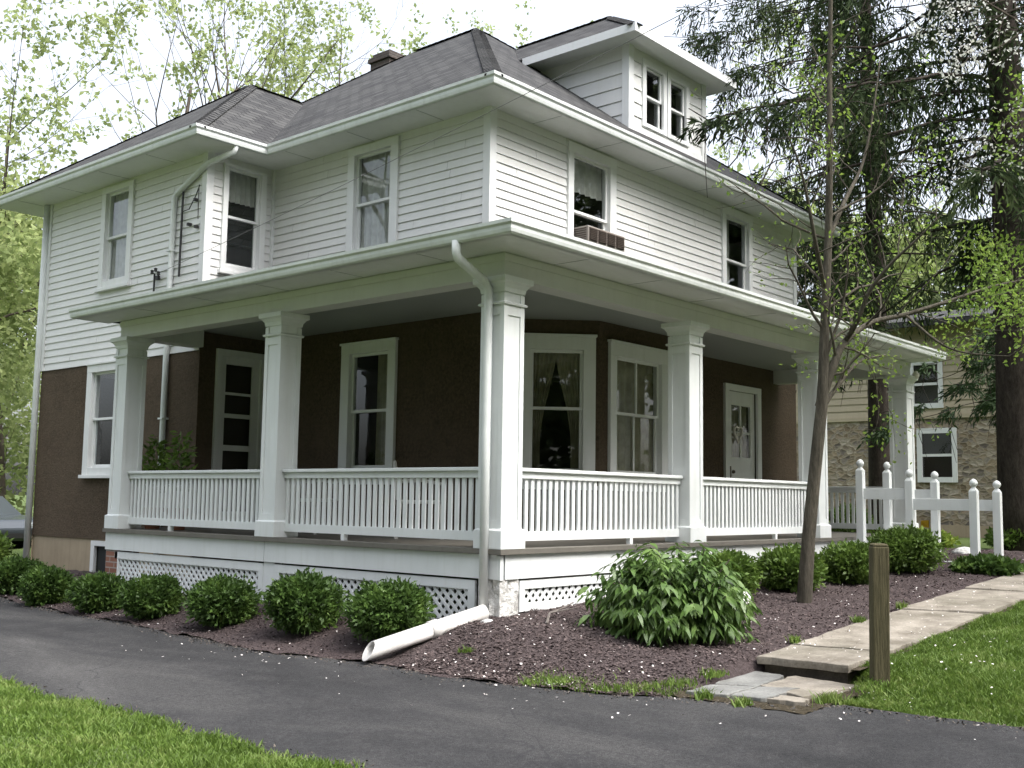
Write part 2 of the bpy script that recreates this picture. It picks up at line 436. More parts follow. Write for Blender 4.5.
def strip_sheet(name, ys, xa, xb, nx, zf, mat):
    V, Q = [], []
    for y in ys:
        a, b = xa(y), xb(y)
        for i in range(nx + 1):
            x = a + (b - a) * i / nx; V.append((x, y, zf(x, y)))
    for j in range(len(ys) - 1):
        for i in range(nx):
            k = j * (nx + 1) + i; Q.append((k, k + 1, k + nx + 2, k + nx + 1))
    return np_mesh(name, V, Q, mat)
def wob(y, s, a=.04):
    return a * (math.sin(y * 3.1 + s) + .6 * math.sin(y * 7.3 + 2 * s) + .4 * math.sin(y * 17 + s * 3))
def dl(y):   # left edge of the driveway
    return -3.55 + wob(y, 1.7, .035) - .04 * max(0, y - 2) - .05 * max(0, -y - 2)
dr = strip_sheet('driveway', np.arange(-14, 26, .12), lambda y: dl(y), lambda y: ex(y) + .02 + wob(y, .4, .03), 24, lambda x, y: zd(x, y) + .004, ASPHALT)
tag(dr, 'worn dark asphalt driveway in front of the porch', 'driveway', kind='structure')

def mz(x, y):
    return ground(x, y) + .012 - .05 * (1 - ss(-2.33, -2.15, y)) * (y < 0) + .014 * math.sin(x * 11 + y * 4) * math.sin(y * 9 - x * 3) + .006 * math.sin(x * 23 + 1) * math.sin(y * 27)
bed = strip_sheet('mulch_bed', list(np.arange(-2.33, .12, .06)), lambda y: ex(y) + wob(y, .4, .03) - .02, lambda y: 9.6, 130, mz, MULCH)
tag(bed, 'dark red brown mulch bed under the right hand porch side', 'mulch bed', kind='structure')
bed2 = strip_sheet('mulch_bed', list(np.arange(.06, 13, .07)), lambda y: ex(y) + wob(y, .4, .03) - .02, lambda y: .2 if y < 6.4 else 1.13, 18, lambda x, y: mz(x, y) + .003, MULCH)
tag(bed2, 'narrow strip of mulch between driveway and left porch side', 'mulch bed', kind='structure')

# mulch chips / petals (uncountable)
def scatter(name, n, sampler, size, mat, rng, lift=.02, tilt=.5):
    P = np.array([sampler() for _ in range(n)]); P[:, 2] += lift
    a = rng.uniform(0, 2 * np.pi, n)
    D = np.stack([np.cos(a), np.sin(a), rng.normal(0, tilt, n)], 1)
    s = rng.uniform(size[0], size[1], n)
    D /= np.linalg.norm(D, axis=1, keepdims=True)
    up = np.stack([rng.normal(0, tilt, n), rng.normal(0, tilt, n), np.ones(n)], 1)
    S = np.cross(D, up); S /= np.linalg.norm(S, axis=1, keepdims=True)
    w = (s * (rng.uniform(.3, .7, n) if tilt > .4 else rng.uniform(.7, 1.0, n)))[:, None]; s = s[:, None]
    v = np.stack([P - D * s * .5 - S * w * .5, P + D * s * .5 - S * w * .35, P + D * s * .5 + S * w * .5, P - D * s * .5 + S * w * .4], 1)
    return np_mesh(name, v.reshape(-1, 3), np.arange(n * 4).reshape(n, 4), mat)
def bed_pt():
    if random.random() < .72:
        y = random.uniform(-2.25, 0); x = ex(y) + (9.2 - ex(y)) * random.random() ** 1.6
    else:
        y = random.uniform(0, 9) ; x = random.uniform(ex(y), .1 if y < 6.4 else 1.1)
    return (x, y, mz(x, y))
tag(scatter('mulch_chips', 46000, bed_pt, (.006, .022), CHIPS, RNG, .008, .3), 'loose bark chips covering the planting bed', 'mulch', kind='stuff')
def petal_pt():
    r = random.random()
    if r < .72:
        return bed_pt()
    if r < .79:
        y = random.uniform(-6, 3); x = ex(y) - abs(random.gauss(0, .55)); return (x, y, zd(x, y))
    if r < .94:
        x = random.uniform(.4, 8); y = random.uniform(-3.0, -2.3); return (x, y, -.72 + .06 * (x - .34) )
    x = random.uniform(-.3, 2.0); y = -3.1 - abs(random.gauss(0, .4)); return (x, y, ground(x, y) + .01)
tag(scatter('fallen_petals', 1500, petal_pt, (.007, .018), PETAL, RNG, .018, .35), 'white petals fallen over mulch, walk and driveway', 'petals', kind='stuff')

def crumb_pt():
    y = random.uniform(-5, 9)
    if random.random() < .6: x = ex(y) - abs(random.gauss(0, .10)) + .03
    else: x = dl(y) + abs(random.gauss(0, .08)) - .02
    return (x, y, zd(x, y))
tag(scatter('gravel', 5000, crumb_pt, (.006, .022), chipmat('crumbled_edge', (.05, .045, .04), (.17, .15, .13)), RNG, .008, .6), 'crumbled grit and bark bits along the asphalt edges', 'grit', kind='stuff')
# grass
def grass(name, n, sampler, hmin, hmax, label):
    P = np.array([sampler() for _ in range(n)])
    rng = RNG; h = rng.uniform(hmin, hmax, n) * (.75 + .35 * np.sin(P[:, 0] * 5.1 + 1.3 * np.sin(P[:, 1] * 3.7)) * np.sin(P[:, 1] * 4.3) + .35 * rng.random(n) ** 3)
    a = rng.uniform(0, 2 * np.pi, n); w = rng.uniform(.003, .007, n)
    lean = rng.normal(0, .45, (n, 2))
    S = np.stack([np.cos(a), np.sin(a), np.zeros(n)], 1) * w[:, None]
    M = P + np.stack([lean[:, 0] * h * .35, lean[:, 1] * h * .35, h * .6], 1)
    T = P + np.stack([lean[:, 0] * h, lean[:, 1] * h, h * .95], 1)
    v = np.stack([P - S, P + S, M + S * .7, M - S * .7, T], 1).reshape(-1, 3)
    b = np.arange(n)[:, None] * 5
    q = np.concatenate([b + np.array([[0, 1, 2, 3]]), b + np.array([[3, 2, 4, 4]])], 0)
    me = bpy.data.meshes.new(name)
    me.vertices.add(len(v)); me.vertices.foreach_set('co', v.astype(np.float32).ravel())
    q1 = (b + np.array([[0, 1, 2, 3]])).astype(np.int32); t1 = (b + np.array([[3, 2, 4]])).astype(np.int32)
    li = np.concatenate([q1.ravel(), t1.ravel()])
    me.loops.add(len(li)); me.loops.foreach_set('vertex_index', li)
    ls = np.concatenate([np.arange(n) * 4, n * 4 + np.arange(n) * 3]).astype(np.int32)
    lt = np.concatenate([np.full(n, 4), np.full(n, 3)]).astype(np.int32)
    me.polygons.add(2 * n); me.polygons.foreach_set('loop_start', ls); me.polygons.foreach_set('loop_total', lt)
    me.update(calc_edges=True); me.materials.append(GRASS)
    o = bpy.data.objects.new(name, me); COL.objects.link(o)
    return tag(o, label, 'grass', kind='stuff')
def gl_pt():
    while True:
        y = random.uniform(-3.2, 4); x = dl(y) - abs(random.gauss(0, 1.2)) + .10 * random.random() ** 2
        if x > -7: return (x, y, ground(x, y) - .01)
grass('grass', 90000, gl_pt, .025, .062, 'lush mown grass left of the driveway')
def gr_pt():
    while True:
        x = -.25 + 9 * random.random() ** 1.9; y = -3.06 - 2.6 * random.random() ** 1.5
        if x < ex(y) + .10 * random.random() : continue
        if x < .35 and y > -3.25: continue
        return (x, y, ground(x, y) - .05)
grass('grass', 120000, gr_pt, .025, .068, 'lush mown grass right of the stone walk')
def tuft_pt():
    if random.random() < .35:
        y = random.uniform(-2.3, -1.2); x = ex(y) + abs(random.gauss(0, .16)); return (x, y, mz(x, y) - .02)
    c = random.choice(TUFTS); return (c[0] + random.gauss(0, c[2]), c[1] + random.gauss(0, c[2] * .6), ground(c[0], c[1]))
TUFTS = [(-.9, -1.75, .10), (-.75, -2.05, .09), (-.95, -1.5, .08), (-.55, -2.15, .1), (-.75, -.35, .05), (-.75, -1.95, .12), (.2, -3.3, .08), (.05, -3.35, .1), (-.3, -3.2, .07), (-.72, -2.5, .04), (-.75, -2.8, .04), (1.05, -2.28, .03), (2.3, -2.28, .04), (3.25, -2.3, .03), (-.2, -2.27, .06)]
grass('grass', 3600, tuft_pt, .03, .09, 'weedy grass tufts along the front edge of the mulch')

# walkway of slabs -------------------------------------------------------------
def wz(x): return -.72 + .06 * (x - .34)
WALK = empty('walkway'); tag(WALK, 'weathered stone slab walk climbing beside the lawn', 'walkway', kind='structure')
cuts = [(.34, .34), (.97, 1.06), (1.38, 1.60), (3.18, 3.33), (5.0, 5.05), (7.2, 7.2), (9.6, 9.6)]
def ragged(poly, rr, per=7, amt=.012):
    out = []
    for (x0, y0), (x1, y1) in zip(poly, poly[1:] + poly[:1]):
        for k in range(per):
            t = k / per; e = amt if k else amt * 1.6
            out.append((x0 + (x1 - x0) * t + rr.uniform(-e, e), y0 + (y1 - y0) * t + rr.uniform(-e, e)))
    return out
def slab(parent, name, poly, zf, th, mat, rr, amt=.012):
    P = ragged(poly, rr, 7, amt); cx_ = sum(p[0] for p in P) / len(P); cy_ = sum(p[1] for p in P) / len(P); mb = MB()
    tx, ty, tz = rr.uniform(-.012, .012), rr.uniform(-.012, .012), rr.uniform(-.006, .006)
    z = lambda x, y: zf(x, y) + tx * (x - cx_) + ty * (y - cy_) + tz
    top = [mb.pt((x, y, z(x, y))) for x, y in P]; n = len(P)
    low = [mb.pt((cx_ + (x - cx_) * 1.006, cy_ + (y - cy_) * 1.006, z(x, y) - .02)) for x, y in P]
    bot = [mb.pt((x, y, z(x, y) - th)) for x, y in P]
    c = mb.pt((cx_, cy_, z(cx_, cy_)))
    for k in range(n):
        j = (k + 1) % n; mb.f += [[top[k], top[j], c], [top[k], low[k], low[j], top[j]], [low[k], bot[k], bot[j], low[j]]]
    mb.f.append(bot[::-1])
    return mb.build(name, mat, parent, bevel=.006)
RS = random.Random(21)
for (a0, a1), (b0, b1) in zip(cuts, cuts[1:]):
    j = lambda: RS.uniform(-.03, .03)
    slab(WALK, 'slab', [(a0 + .02, -2.30 + j()), (b0 - .02, -2.30 + j()), (b1 - .02, -3.04 + j()), (a1 + .02, -3.04 + j())], lambda x, y: wz(x), .06 if a0 < .5 else .09, SLAB, RS)
mb = MB(); mb.box((.42, -3.0, -1.0), (1.3, -2.34, -.782)); mb.build('step_base', slabmat('dark_step', (.07, .06, .05), (.14, .12, .10)), WALK)
flags = [[(-.68, -2.33), (-.35, -2.32), (-.22, -2.62), (-.62, -2.60)], [(-.33, -2.32), (.36, -2.30), (.34, -2.56), (-.20, -2.60)],
         [(-.62, -2.63), (-.22, -2.65), (-.12, -2.88), (-.58, -2.88)], [(-.19, -2.63), (.36, -2.60), (.28, -3.14), (-.38, -3.05)],
         [(-.60, -2.91), (-.42, -2.91), (-.42, -3.10), (-.56, -3.14)]]
FP = empty('flagstone_path'); tag(FP, 'blue grey flagstones between the asphalt and the stone step', 'path', kind='structure')
for k, pol in enumerate(flags):
    slab(FP, 'flagstone', pol, lambda x, y: zd(x, y) + .030, .06, [FLAG, FLAG, FLAG, SLAB, SLAB][k], RS, .014)
SOIL = mulchmat('dark_soil', ((.030, .024, .016), (.065, .054, .036), (.12, .10, .07)))
so_ = strip_sheet('soil', list(np.arange(-3.25, -2.2, .05)), lambda y: -.78 + .02 * math.sin(y * 30), lambda y: .42, 24, lambda x, y: zd(x, y) + .008 + .008 * math.sin(x * 37) * math.sin(y * 41), SOIL)
tag(so_, 'bare soil showing between the flagstones', 'soil', kind='structure')
wl = strip_sheet('soil', list(np.arange(-3.10, -2.26, .07)), lambda y: .40, lambda y: 9.6, 90, lambda x, y: wz(x) - .028 + .008 * math.sin(x * 31) * math.sin(y * 37), SOIL)
tag(wl, 'bare soil under and between the walk slabs', 'soil', kind='structure')

# ================================================================== HOUSE
A_, B_ = 2.26, 2.265          # main walls: x = A_, y = B_
EX, EY, EYB = 1.13, 6.55, 11.10   # ell walls
XR = 10.29                    # right end wall
ZS, ZE = 2.68, 5.21           # porch ceiling, main soffit
Y1, Y2, X1, X2, X3, S = 3.25, 6.44, 3.13, 6.33, 9.44, .258
YB = 11.50
HOUSE = thing('house', 'two storey white sided house with brown stucco ground floor and wraparound porch', 'house')

class Fr:                      # wall frame: origin, unit along wall, outward normal
    def __init__(s, O, U, N): s.O, s.U, s.N = Vector(O), Vector(U), Vector(N)
    def __call__(s, u, n, z):
        p = s.O + s.U * u + s.N * n; return (p.x, p.y, p.z + z)
F_MY = Fr((0, B_, 0), (1, 0, 0), (0, -1, 0))      # main front (-Y): u = x
F_MX = Fr((A_, 0, 0), (0, 1, 0), (-1, 0, 0))      # main left (-X): u = y
F_EX = Fr((EX, 0, 0), (0, 1, 0), (-1, 0, 0))
F_EY = Fr((0, EY, 0), (1, 0, 0), (0, -1, 0))
BX0, BX1, BYF = 3.595, 5.25, 1.577
cl = math.hypot(BX0 - 2.907, B_ - BYF); c45 = 1 / math.sqrt(2)
F_BC = Fr((2.907, B_, 0), (c45, -c45, 0), (-c45, -c45, 0))   # bay chamfer
F_BF = Fr((0, BYF, 0), (1, 0, 0), (0, -1, 0))
F_BD = Fr((BX1, BYF, 0), (c45, c45, 0), (c45, -c45, 0))
F_RX = Fr((XR, 0, 0), (0, 1, 0), (1, 0, 0))

def wall_cells(u0, u1, z0, z1, holes):
    zs = sorted({z0, z1, *[z for h in holes for z in h[2:4] if z0 < z < z1]})
    for a, b in zip(zs, zs[1:]):
        segs = [(u0, u1)]
        for hu0, hu1, hz0, hz1 in holes:
            if hz0 < b - 1e-6 and hz1 > a + 1e-6:
                ns = []
                for s0, s1 in segs:
                    if hu1 <= s0 or hu0 >= s1: ns.append((s0, s1)); continue
                    if hu0 > s0: ns.append((s0, hu0))
                    if hu1 < s1: ns.append((hu1, s1))
                segs = ns
        for s0, s1 in segs: yield s0, s1, a, b
def flat_wall(mb, fr, u0, u1, z0, z1, holes=()):
    mb.xf = fr
    for a, b, c, d in wall_cells(u0, u1, z0, z1, holes): mb.face([(a, 0, c), (b, 0, c), (b, 0, d), (a, 0, d)])
SEAM = random.Random(3)
def lap_wall(mb, fr, u0, u1, z0, z1, holes=(), lap=.15, d0=.018, d1=.003):
    mb.xf = fr; n = max(1, round((z1 - z0) / lap)); h = (z1 - z0) / n
    for i in range(n):
        za, zb = z0 + i * h, z0 + (i + 1) * h
        off = lambda z: d0 + (d1 - d0) * (z - za) / h
        cells = []
        for a, b, c, d in wall_cells(u0, u1, za, zb, holes):
            if b - a > 1.3 and c == za and d == zb and SEAM.random() < .45:
                m_ = SEAM.uniform(a + .3, b - .3); cells += [(a, m_ - .0015, c, d), (m_ + .0015, b, c, d)]
            else: cells.append((a, b, c, d))
        for a, b, c, d in cells:
            e1, e2 = SEAM.uniform(-.0015, .0015), SEAM.uniform(-.0015, .0015)
            mb.face([(a, off(c) + e1, c), (b, off(c) + e2, c), (b, off(d), d), (a, off(d), d)])
            if c == za: mb.face([(a, d1, c), (b, d1, c), (b, d0, c), (a, d0, c)])

# window list: frame, casing (u0,u1,z0,z1), glass (u0,u1,z0,z1), mid, kind
W = dict(
 up_main_x=(F_MX, (3.85, 4.85, 3.62, 5.17), (4.03, 4.68, 3.76, 5.03), 4.38),
 up_ell_y=(F_EY, (1.37, 2.10, 3.58, 5.12), (1.49, 1.97, 3.70, 5.04), 4.37),
 up_ell_x=(F_EX, (8.44, 9.36, 3.58, 5.16), (8.60, 9.20, 3.72, 5.04), 4.37),
 up_main_y1=(F_MY, (3.76, 4.84, 3.62, 5.17), (3.91, 4.66, 3.76, 5.00), 4.27),
 up_main_y2=(F_MY, (7.74, 8.71, 3.62, 5.17), (7.89, 8.56, 3.76, 5.00), 4.33),
 lo_main_x=(F_MX, (3.80, 4.86, .66, 2.46), (3.98, 4.66, .85, 2.30), 1.57),
 lo_ell_x=(F_EX, (8.46, 9.52, .72, 2.40), (8.62, 9.34, .87, 2.25), 1.57),
 bay_ch=(F_BC, (.02, .92, .62, 2.46), (.15, .73, .82, 2.26), 1.57),
 bay_fr=(F_BF, (3.77, 5.12, .62, 2.43), (3.94, 4.90, .82, 2.23), 1.55))
hole = {k: (v[2][0] - .05, v[2][1] + .05, v[2][2] - .05, v[2][3] + .05) for k, v in W.items()}
DOOR_R = (7.92, 8.84, 0, 2.22); DOOR_E = (1.47, 2.12, 0, 2.38); BASEW = (8.40, 9.06, -.80, -.33)

# lower wall
mb = MB()
flat_wall(mb, F_EX, EY, EYB, -.24, 2.42, [hole['lo_ell_x']])
flat_wall(mb, F_EY, EX, A_, -.24, ZS + .02, [DOOR_E])
flat_wall(mb, F_MX, B_, EY, -.24, ZS + .02, [hole['lo_main_x']])
flat_wall(mb, F_MY, A_, 2.907, -.24, ZS + .02); flat_wall(mb, F_MY, BX1 + (B_ - BYF), XR, -.24, ZS + .02, [DOOR_R])
flat_wall(mb, F_BC, 0, cl, -.24, ZS + .02, [hole['bay_ch']]); flat_wall(mb, F_BF, BX0, BX1, -.24, ZS + .02, [hole['bay_fr']])
flat_wall(mb, F_BD, 0, cl, -.24, ZS + .02)
flat_wall(mb, F_RX, B_, YB, -.24, ZS + .02)
mb.xf = lambda u, n, z: (u, n, z); mb.face([(EX, EYB, -.24), (XR, YB, -.24), (XR, YB, ZS), (EX, EYB, ZS)])
mb.build('lower_wall', STUCCO, HOUSE, uv=True)
# foundation
mb = MB(); flat_wall(mb, Fr((EX + .02, 0, 0), (0, 1, 0), (-1, 0, 0)), EY, EYB, -1.3, -.24, [BASEW])
flat_wall(mb, Fr((0, EY + .02, 0), (1, 0, 0), (0, -1, 0)), EX + .02, A_, -1.3, -.24); flat_wall(mb, Fr((XR - .02, 0, 0), (0, 1, 0), (1, 0, 0)), B_, YB, -1.3, -.24)
flat_wall(mb, Fr((0, B_ + .02, 0), (1, 0, 0), (0, -1, 0)), A_, XR, -1.3, -.24)
mb.xf = lambda u, n, z: (u, n, z); mb.face([(EX, EYB, -1.3), (XR, YB, -1.3), (XR, YB, -.24), (EX, EYB, -.24)])
mb.build('foundation', CONC, HOUSE)
mb = MB(); mb.box((EX + .03, EYB - .05, -.2), (XR - .03, YB - .2, -.15))
mb.xf = lambda u, n, z: (u, n, z)
mb.face([(A_ + .02, B_ + .02, .0), (XR - .02, B_ + .02, 0), (XR - .02, YB - .02, 0), (A_ + .02, YB - .02, 0)])
mb.face([(EX + .02, EY + .02, 0), (A_, EY + .02, 0), (A_, EYB - .02, 0), (EX + .02, EYB - .02, 0)])
mb.face([(A_ + .02, B_ + .02, 2.9), (XR - .02, B_ + .02, 2.9), (XR - .02, YB - .02, 2.9), (A_ + .02, YB - .02, 2.9)])
mb.face([(EX + .02, EY + .02, 2.9), (A_, EY + .02, 2.9), (A_, EYB - .02, 2.9), (EX + .02, EYB - .02, 2.9)])
for yy in (5.6,): mb.face([(A_ + .02, yy, 0), (XR - .02, yy, 0), (XR - .02, yy, ZE - .02), (A_ + .02, yy, ZE - .02)])
for xx in (5.6,): mb.face([(xx, B_ + .02, 0), (xx, YB - .02, 0), (xx, YB - .02, ZE - .02), (xx, B_ + .02, ZE - .02)])
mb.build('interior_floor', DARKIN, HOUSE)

# upper siding
mb = MB()
lap_wall(mb, F_EX, EY, EYB, 2.42, ZE, [hole['up_ell_x']], .112)
lap_wall(mb, F_EY, EX, A_, 2.70, ZE, [hole['up_ell_y']], .112)
lap_wall(mb, F_MX, B_, EY, 2.9, ZE, [hole['up_main_x']], .112)
lap_wall(mb, F_MY, A_, XR, 2.9, ZE, [hole['up_main_y1'], hole['up_main_y2']], .112)
lap_wall(mb, F_RX, B_, YB, 2.42, ZE, [], .112)
mb.xf = lambda u, n, z: (u, n, z); mb.face([(EX, EYB, 2.42), (XR, YB, 2.42), (XR, YB, ZE), (EX, EYB, ZE)])
mb.build('upper_wall', SIDING, HOUSE)

def corner(x, y, sx, sy, z0, z1, w=.085, t=.032):
    mb = MB(); x0, y0 = x + sx * t, y + sy * t
    mb.box((min(x0, x - sx * w), min(y0, y + sy * .004), z0), (max(x0, x - sx * w), max(y0, y + sy * .004), z1))
    mb.box((min(x0 - sx * .0015, x + sx * .004), min(y + sy * .0035, y - sy * w), z0 + .002), (max(x0 - sx * .0015, x + sx * .004), max(y + sy * .0035, y - sy * w), z1 - .002))
    mb.build('corner_board', TRIM, HOUSE)
corner(A_, B_, -1, -1, 2.95, ZE); corner(EX, EY, -1, -1, 2.72, ZE); corner(EX, EYB, -1, 1, 2.42, ZE); corner(XR, B_, 1, -1, 2.95, ZE)
mb = MB(); mb.box((A_ - .05, EY - .05, 2.95), (A_ - .004, EY - .004, ZE)); mb.build('corner_board', TRIM, HOUSE)

def window(key, curtain='side', muntin=False, casing_w=None, storm=False, raised=False):
    fr, c, g, mid = W[key]; t = .05
    u0, u1, z0, z1 = c; a, b, p, q = g
    fm = MB(fr)                                     # casing: 4 boards around the sash opening
    jw = .035
    fm.box((u0, 0, q + jw), (u1, t, z1)); fm.box((u0, 0, z0), (a - jw, t - .002, q + jw)); fm.box((b + jw, 0, z0), (u1, t - .002, q + jw))
    fm.box((u0 - .03, -.02, z0 - .05), (u1 + .03, t + .035, z0)); fm.box((a - jw, 0, z0), (b + jw, t - .006, p - jw))
    fm.box((u0 - .015, 0, z1), (u1 + .015, t + .02, z1 + .03)) if z1 < 3 else None
    # jamb liners in the wall thickness
    fm.box((a - .05, -.10, p - .05), (a - jw, -.001, q + .05)); fm.box((b + jw, -.10, p - .05), (b + .05, -.001, q + .05))
    fm.box((a - jw, -.10, q + jw), (b + jw, -.001, q + .05)); fm.box((a - jw, -.10, p - .05), (b + jw, -.001, p - jw))
    f = fm.build('window_frame', TRIM, HOUSE, bevel=.004)
    sm = MB(fr)
    def sash(z_lo, z_hi, n, r):
        sm.box((a - jw, n - .03, z_lo), (a, n, z_hi)); sm.box((b, n - .03, z_lo), (b + jw, n, z_hi))
        sm.box((a, n - .031, z_hi - r[1]), (b, n - .001, z_hi)); sm.box((a, n - .031, z_lo), (b, n - .001, z_lo + r[0]))
        if muntin: sm.box(((a + b) / 2 - .014, n - .028, z_lo + r[0]), ((a + b) / 2 + .014, n - .004, z_hi - r[1]))
    sash(mid - .018, q + jw, -.01, (.036, jw))
    lo = p - jw + (.28 if raised else 0)
    sash(lo, mid + .018 + (.28 if raised else 0) * .0, -.045, (.045, .036))
    sm.build('sash', TRIM, f)
    gm = MB(fr); gm.face([(a, -.024, mid), (b, -.024, mid), (b, -.024, q), (a, -.024, q)]); gm.face([(a, -.06, lo + .03), (b, -.06, lo + .03), (b, -.06, mid), (a, -.06, mid)])
    gm.build('window_glass', GLASS, f)
    if curtain:
        cm = MB(fr); NW = 40
        def cloth(x0, x1, zt_, zb_, pinch=0, side=0, n0=-.115):
            rows = 12
            for r in range(rows):
                for k in range(NW):
                    def P(i, j):
                        s = i / NW; v = j / rows
                        w = 1 - pinch * math.sin(min(1, v * 1.25) * math.pi / 2) ** 1.5
                        x = x0 + (x1 - x0) * s * w if side == 0 else x1 - (x1 - x0) * (1 - s) * w
                        return (x, n0 + .022 * math.sin(s * 40) * (.6 + .4 * v), zt_ + (zb_ - zt_) * v)
                    cm.face([P(k, r), P(k + 1, r), P(k + 1, r + 1), P(k, r + 1)])
        if curtain == 'side':
            m_ = (a + b) / 2; cloth(a - .03, m_ + .01, q + .04, p - .05, .62, 0); cloth(m_ - .01, b + .03, q + .04, p - .05, .62, 1)
        elif curtain == 'full': cloth(a - .03, b + .03, q + .04, p - .05)
        elif curtain == 'half': cloth(a - .03, a + (b - a) * .45, q + .04, p - .05); 
        elif curtain == 'valance': cloth(a - .03, b + .03, q + .04, q - .42)
        cm.build('curtain', CURTAIN if key in ('bay_ch', 'bay_fr', 'lo_main_x') else LACE, f, smooth=True)
    return f
window('up_main_x', 'full'); window('up_ell_y', 'valance'); window('up_ell_x', 'full'); window('up_main_y1', 'valance', raised=True); window('up_main_y2', 'half')
window('lo_main_x', 'half'); window('lo_ell_x', 'half'); window('bay_ch', 'side'); window('bay_fr', 'full', muntin=True)

# basement window
mb = MB(F_EX); a, b, c, d = BASEW
for bx in (((a - .06, -.02, d - .002), (b + .1, .03, d + .07)), ((a - .06, -.02, c), (a, .028, d)), ((b, -.02, c), (b + .1, .028, d))): mb.box(*bx)
f = mb.build('basement_window', TRIM, HOUSE)
mb = MB(F_EX); mb.face([(a, -.03, c), (b, -.03, c), (b, -.03, d), (a, -.03, d)]); mb.build('window_screen', DKSCREEN, f)

# doors
def door_right():
    fr = F_MY; a, b, z0, z1 = DOOR_R
    fm = MB(fr); fm.box((a - .12, 0, z1), (b + .12, .045, z1 + .10)); fm.box((a - .12, 0, 0), (a, .043, z1)); fm.box((b, 0, 0), (b + .12, .043, z1))
    D = fm.build('door_frame', TRIM, HOUSE)
    dm = MB(fr); g0, g1, p, q = 8.09, 8.70, 1.17, 2.0
    n = -.02
    dm.box((a, n - .04, 0), (g0, n, z1)); dm.box((g1, n - .04, 0), (b, n, z1)); dm.box((g0, n - .04, q), (g1, n - .001, z1)); dm.box((g0, n - .04, 0), (g1, n - .001, p))
    m_ = (g0 + g1) / 2; dm.box((m_ - .02, n - .035, p), (m_ + .02, n - .005, q)); zz = (p + q) / 2 - .02; dm.box((g0, n - .034, zz - .018), (m_ - .02, n - .006, zz + .018)); dm.box((m_ + .02, n - .034, zz - .018), (g1, n - .006, zz + .018))
    dm.box((g0, n - .001, .2), (g1, n + .008, .95))
    dm.build('door_panel', TRIM, D, bevel=.004)
    gm = MB(fr); gm.face([(g0, n - .02, p), (g1, n - .02, p), (g1, n - .02, q), (g0, n - .02, q)]); gm.build('door_glass', GLASS, D)
    cm = MB(fr)
    for k in range(40):
        s0, s1 = k / 40, (k + 1) / 40; y = lambda s: -.10 + .015 * math.sin(s * 60)
        cm.face([(g0 + (g1 - g0) * s0, y(s0), p), (g0 + (g1 - g0) * s1, y(s1), p), (g0 + (g1 - g0) * s1, y(s1), q), (g0 + (g1 - g0) * s0, y(s0), q)])
    cm.build('door_curtain', CURTAIN, D, smooth=True)
    km = MB(); c = fr(a + .10, .05, .93); km.lathe([(.0, -.03), (.025, -.02), (.03, 0), (.025, .02), (0, .03)], c, 10); km.box((c[0] - .03, B_ + .005, c[2] - .09), (c[0] + .03, B_ + .03, c[2] + .09))
    km.build('door_knob', PLATE, D)
    wm = MB(fr)   # heart-shaped door ornament
    pts = []
    for k in range(25):
        t = 2 * math.pi * k / 24; pts.append((8.24 + .0088 * 16 * math.sin(t) ** 3 * .9, .012, 1.55 + .0088 * (13 * math.cos(t) - 5 * math.cos(2 * t) - 2 * math.cos(3 * t) - math.cos(4 * t))))
    wm.xf = lambda u, n, z: fr(u, n, z)
    wm.tube(pts, .022, 7)
    for k in range(9):
        wm.lathe([(0, -.02), (.022, 0), (0, .02)], (8.20 + .01 * k, .01, 1.52 + .012 * (k % 3)), 6)
    wm.build('door_ornament', PETAL, D, smooth=True)
door_right()
def door_ell():
    fr = F_EY; a, b, z0, z1 = DOOR_E
    fm = MB(fr); fm.box((a - .08, 0, z1), (b + .09, .045, z1 + .09)); fm.box((a - .08, 0, 0), (a, .043, z1)); fm.box((b, 0, 0), (b + .09, .043, z1))
    D = fm.build('door_frame', TRIM, HOUSE)
    dm = MB(fr); n = .01; g0, g1 = 1.56, 2.01
    dm.box((a, n - .04, 0), (g0, n, z1)); dm.box((g1, n - .04, 0), (b, n, z1)); dm.box((g0, n - .04, 2.27), (g1, n - .001, z1)); dm.box((g0, n - .04, 0), (g1, n - .001, .22))
    for z, h in ((1.86, .018), (1.55, .03), (1.10, .04)): dm.box((g0, n - .035, z - h), (g1, n - .004, z + h))
    dm.build('storm_door', TRIM, D, bevel=.003)
    gm = MB(fr); gm.face([(g0, n - .02, .22), (g1, n - .02, .22), (g1, n - .02, 2.27), (g0, n - .02, 2.27)]); gm.build('door_glass', GLASS, D)
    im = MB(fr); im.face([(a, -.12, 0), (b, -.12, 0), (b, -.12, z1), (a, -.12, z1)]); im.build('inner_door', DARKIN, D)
door_ell()

# ---------------------------------------------------------------- roofs
ZR = 5.36; PIT = .755
EV = dict(x0=1.75, y0=1.76, x1=11.0, y1=12.0)
AP0, AP1 = (6.04, 6.05, 8.57), (6.04, 7.70, 8.57)
EE = dict(x0=.61, y0=6.04, y1=12.0)
EAP = (3.34, 8.78, 7.40)
ERI = (AP0[0] - (AP0[2] - EAP[2]) / PIT, EAP[1], EAP[2])
c00 = (EV['x0'], EV['y0'], ZR); c10 = (EV['x1'], EV['y0'], ZR); c11 = (EV['x1'], EV['y1'], ZR); c01 = (EV['x0'], EV['y1'], ZR)
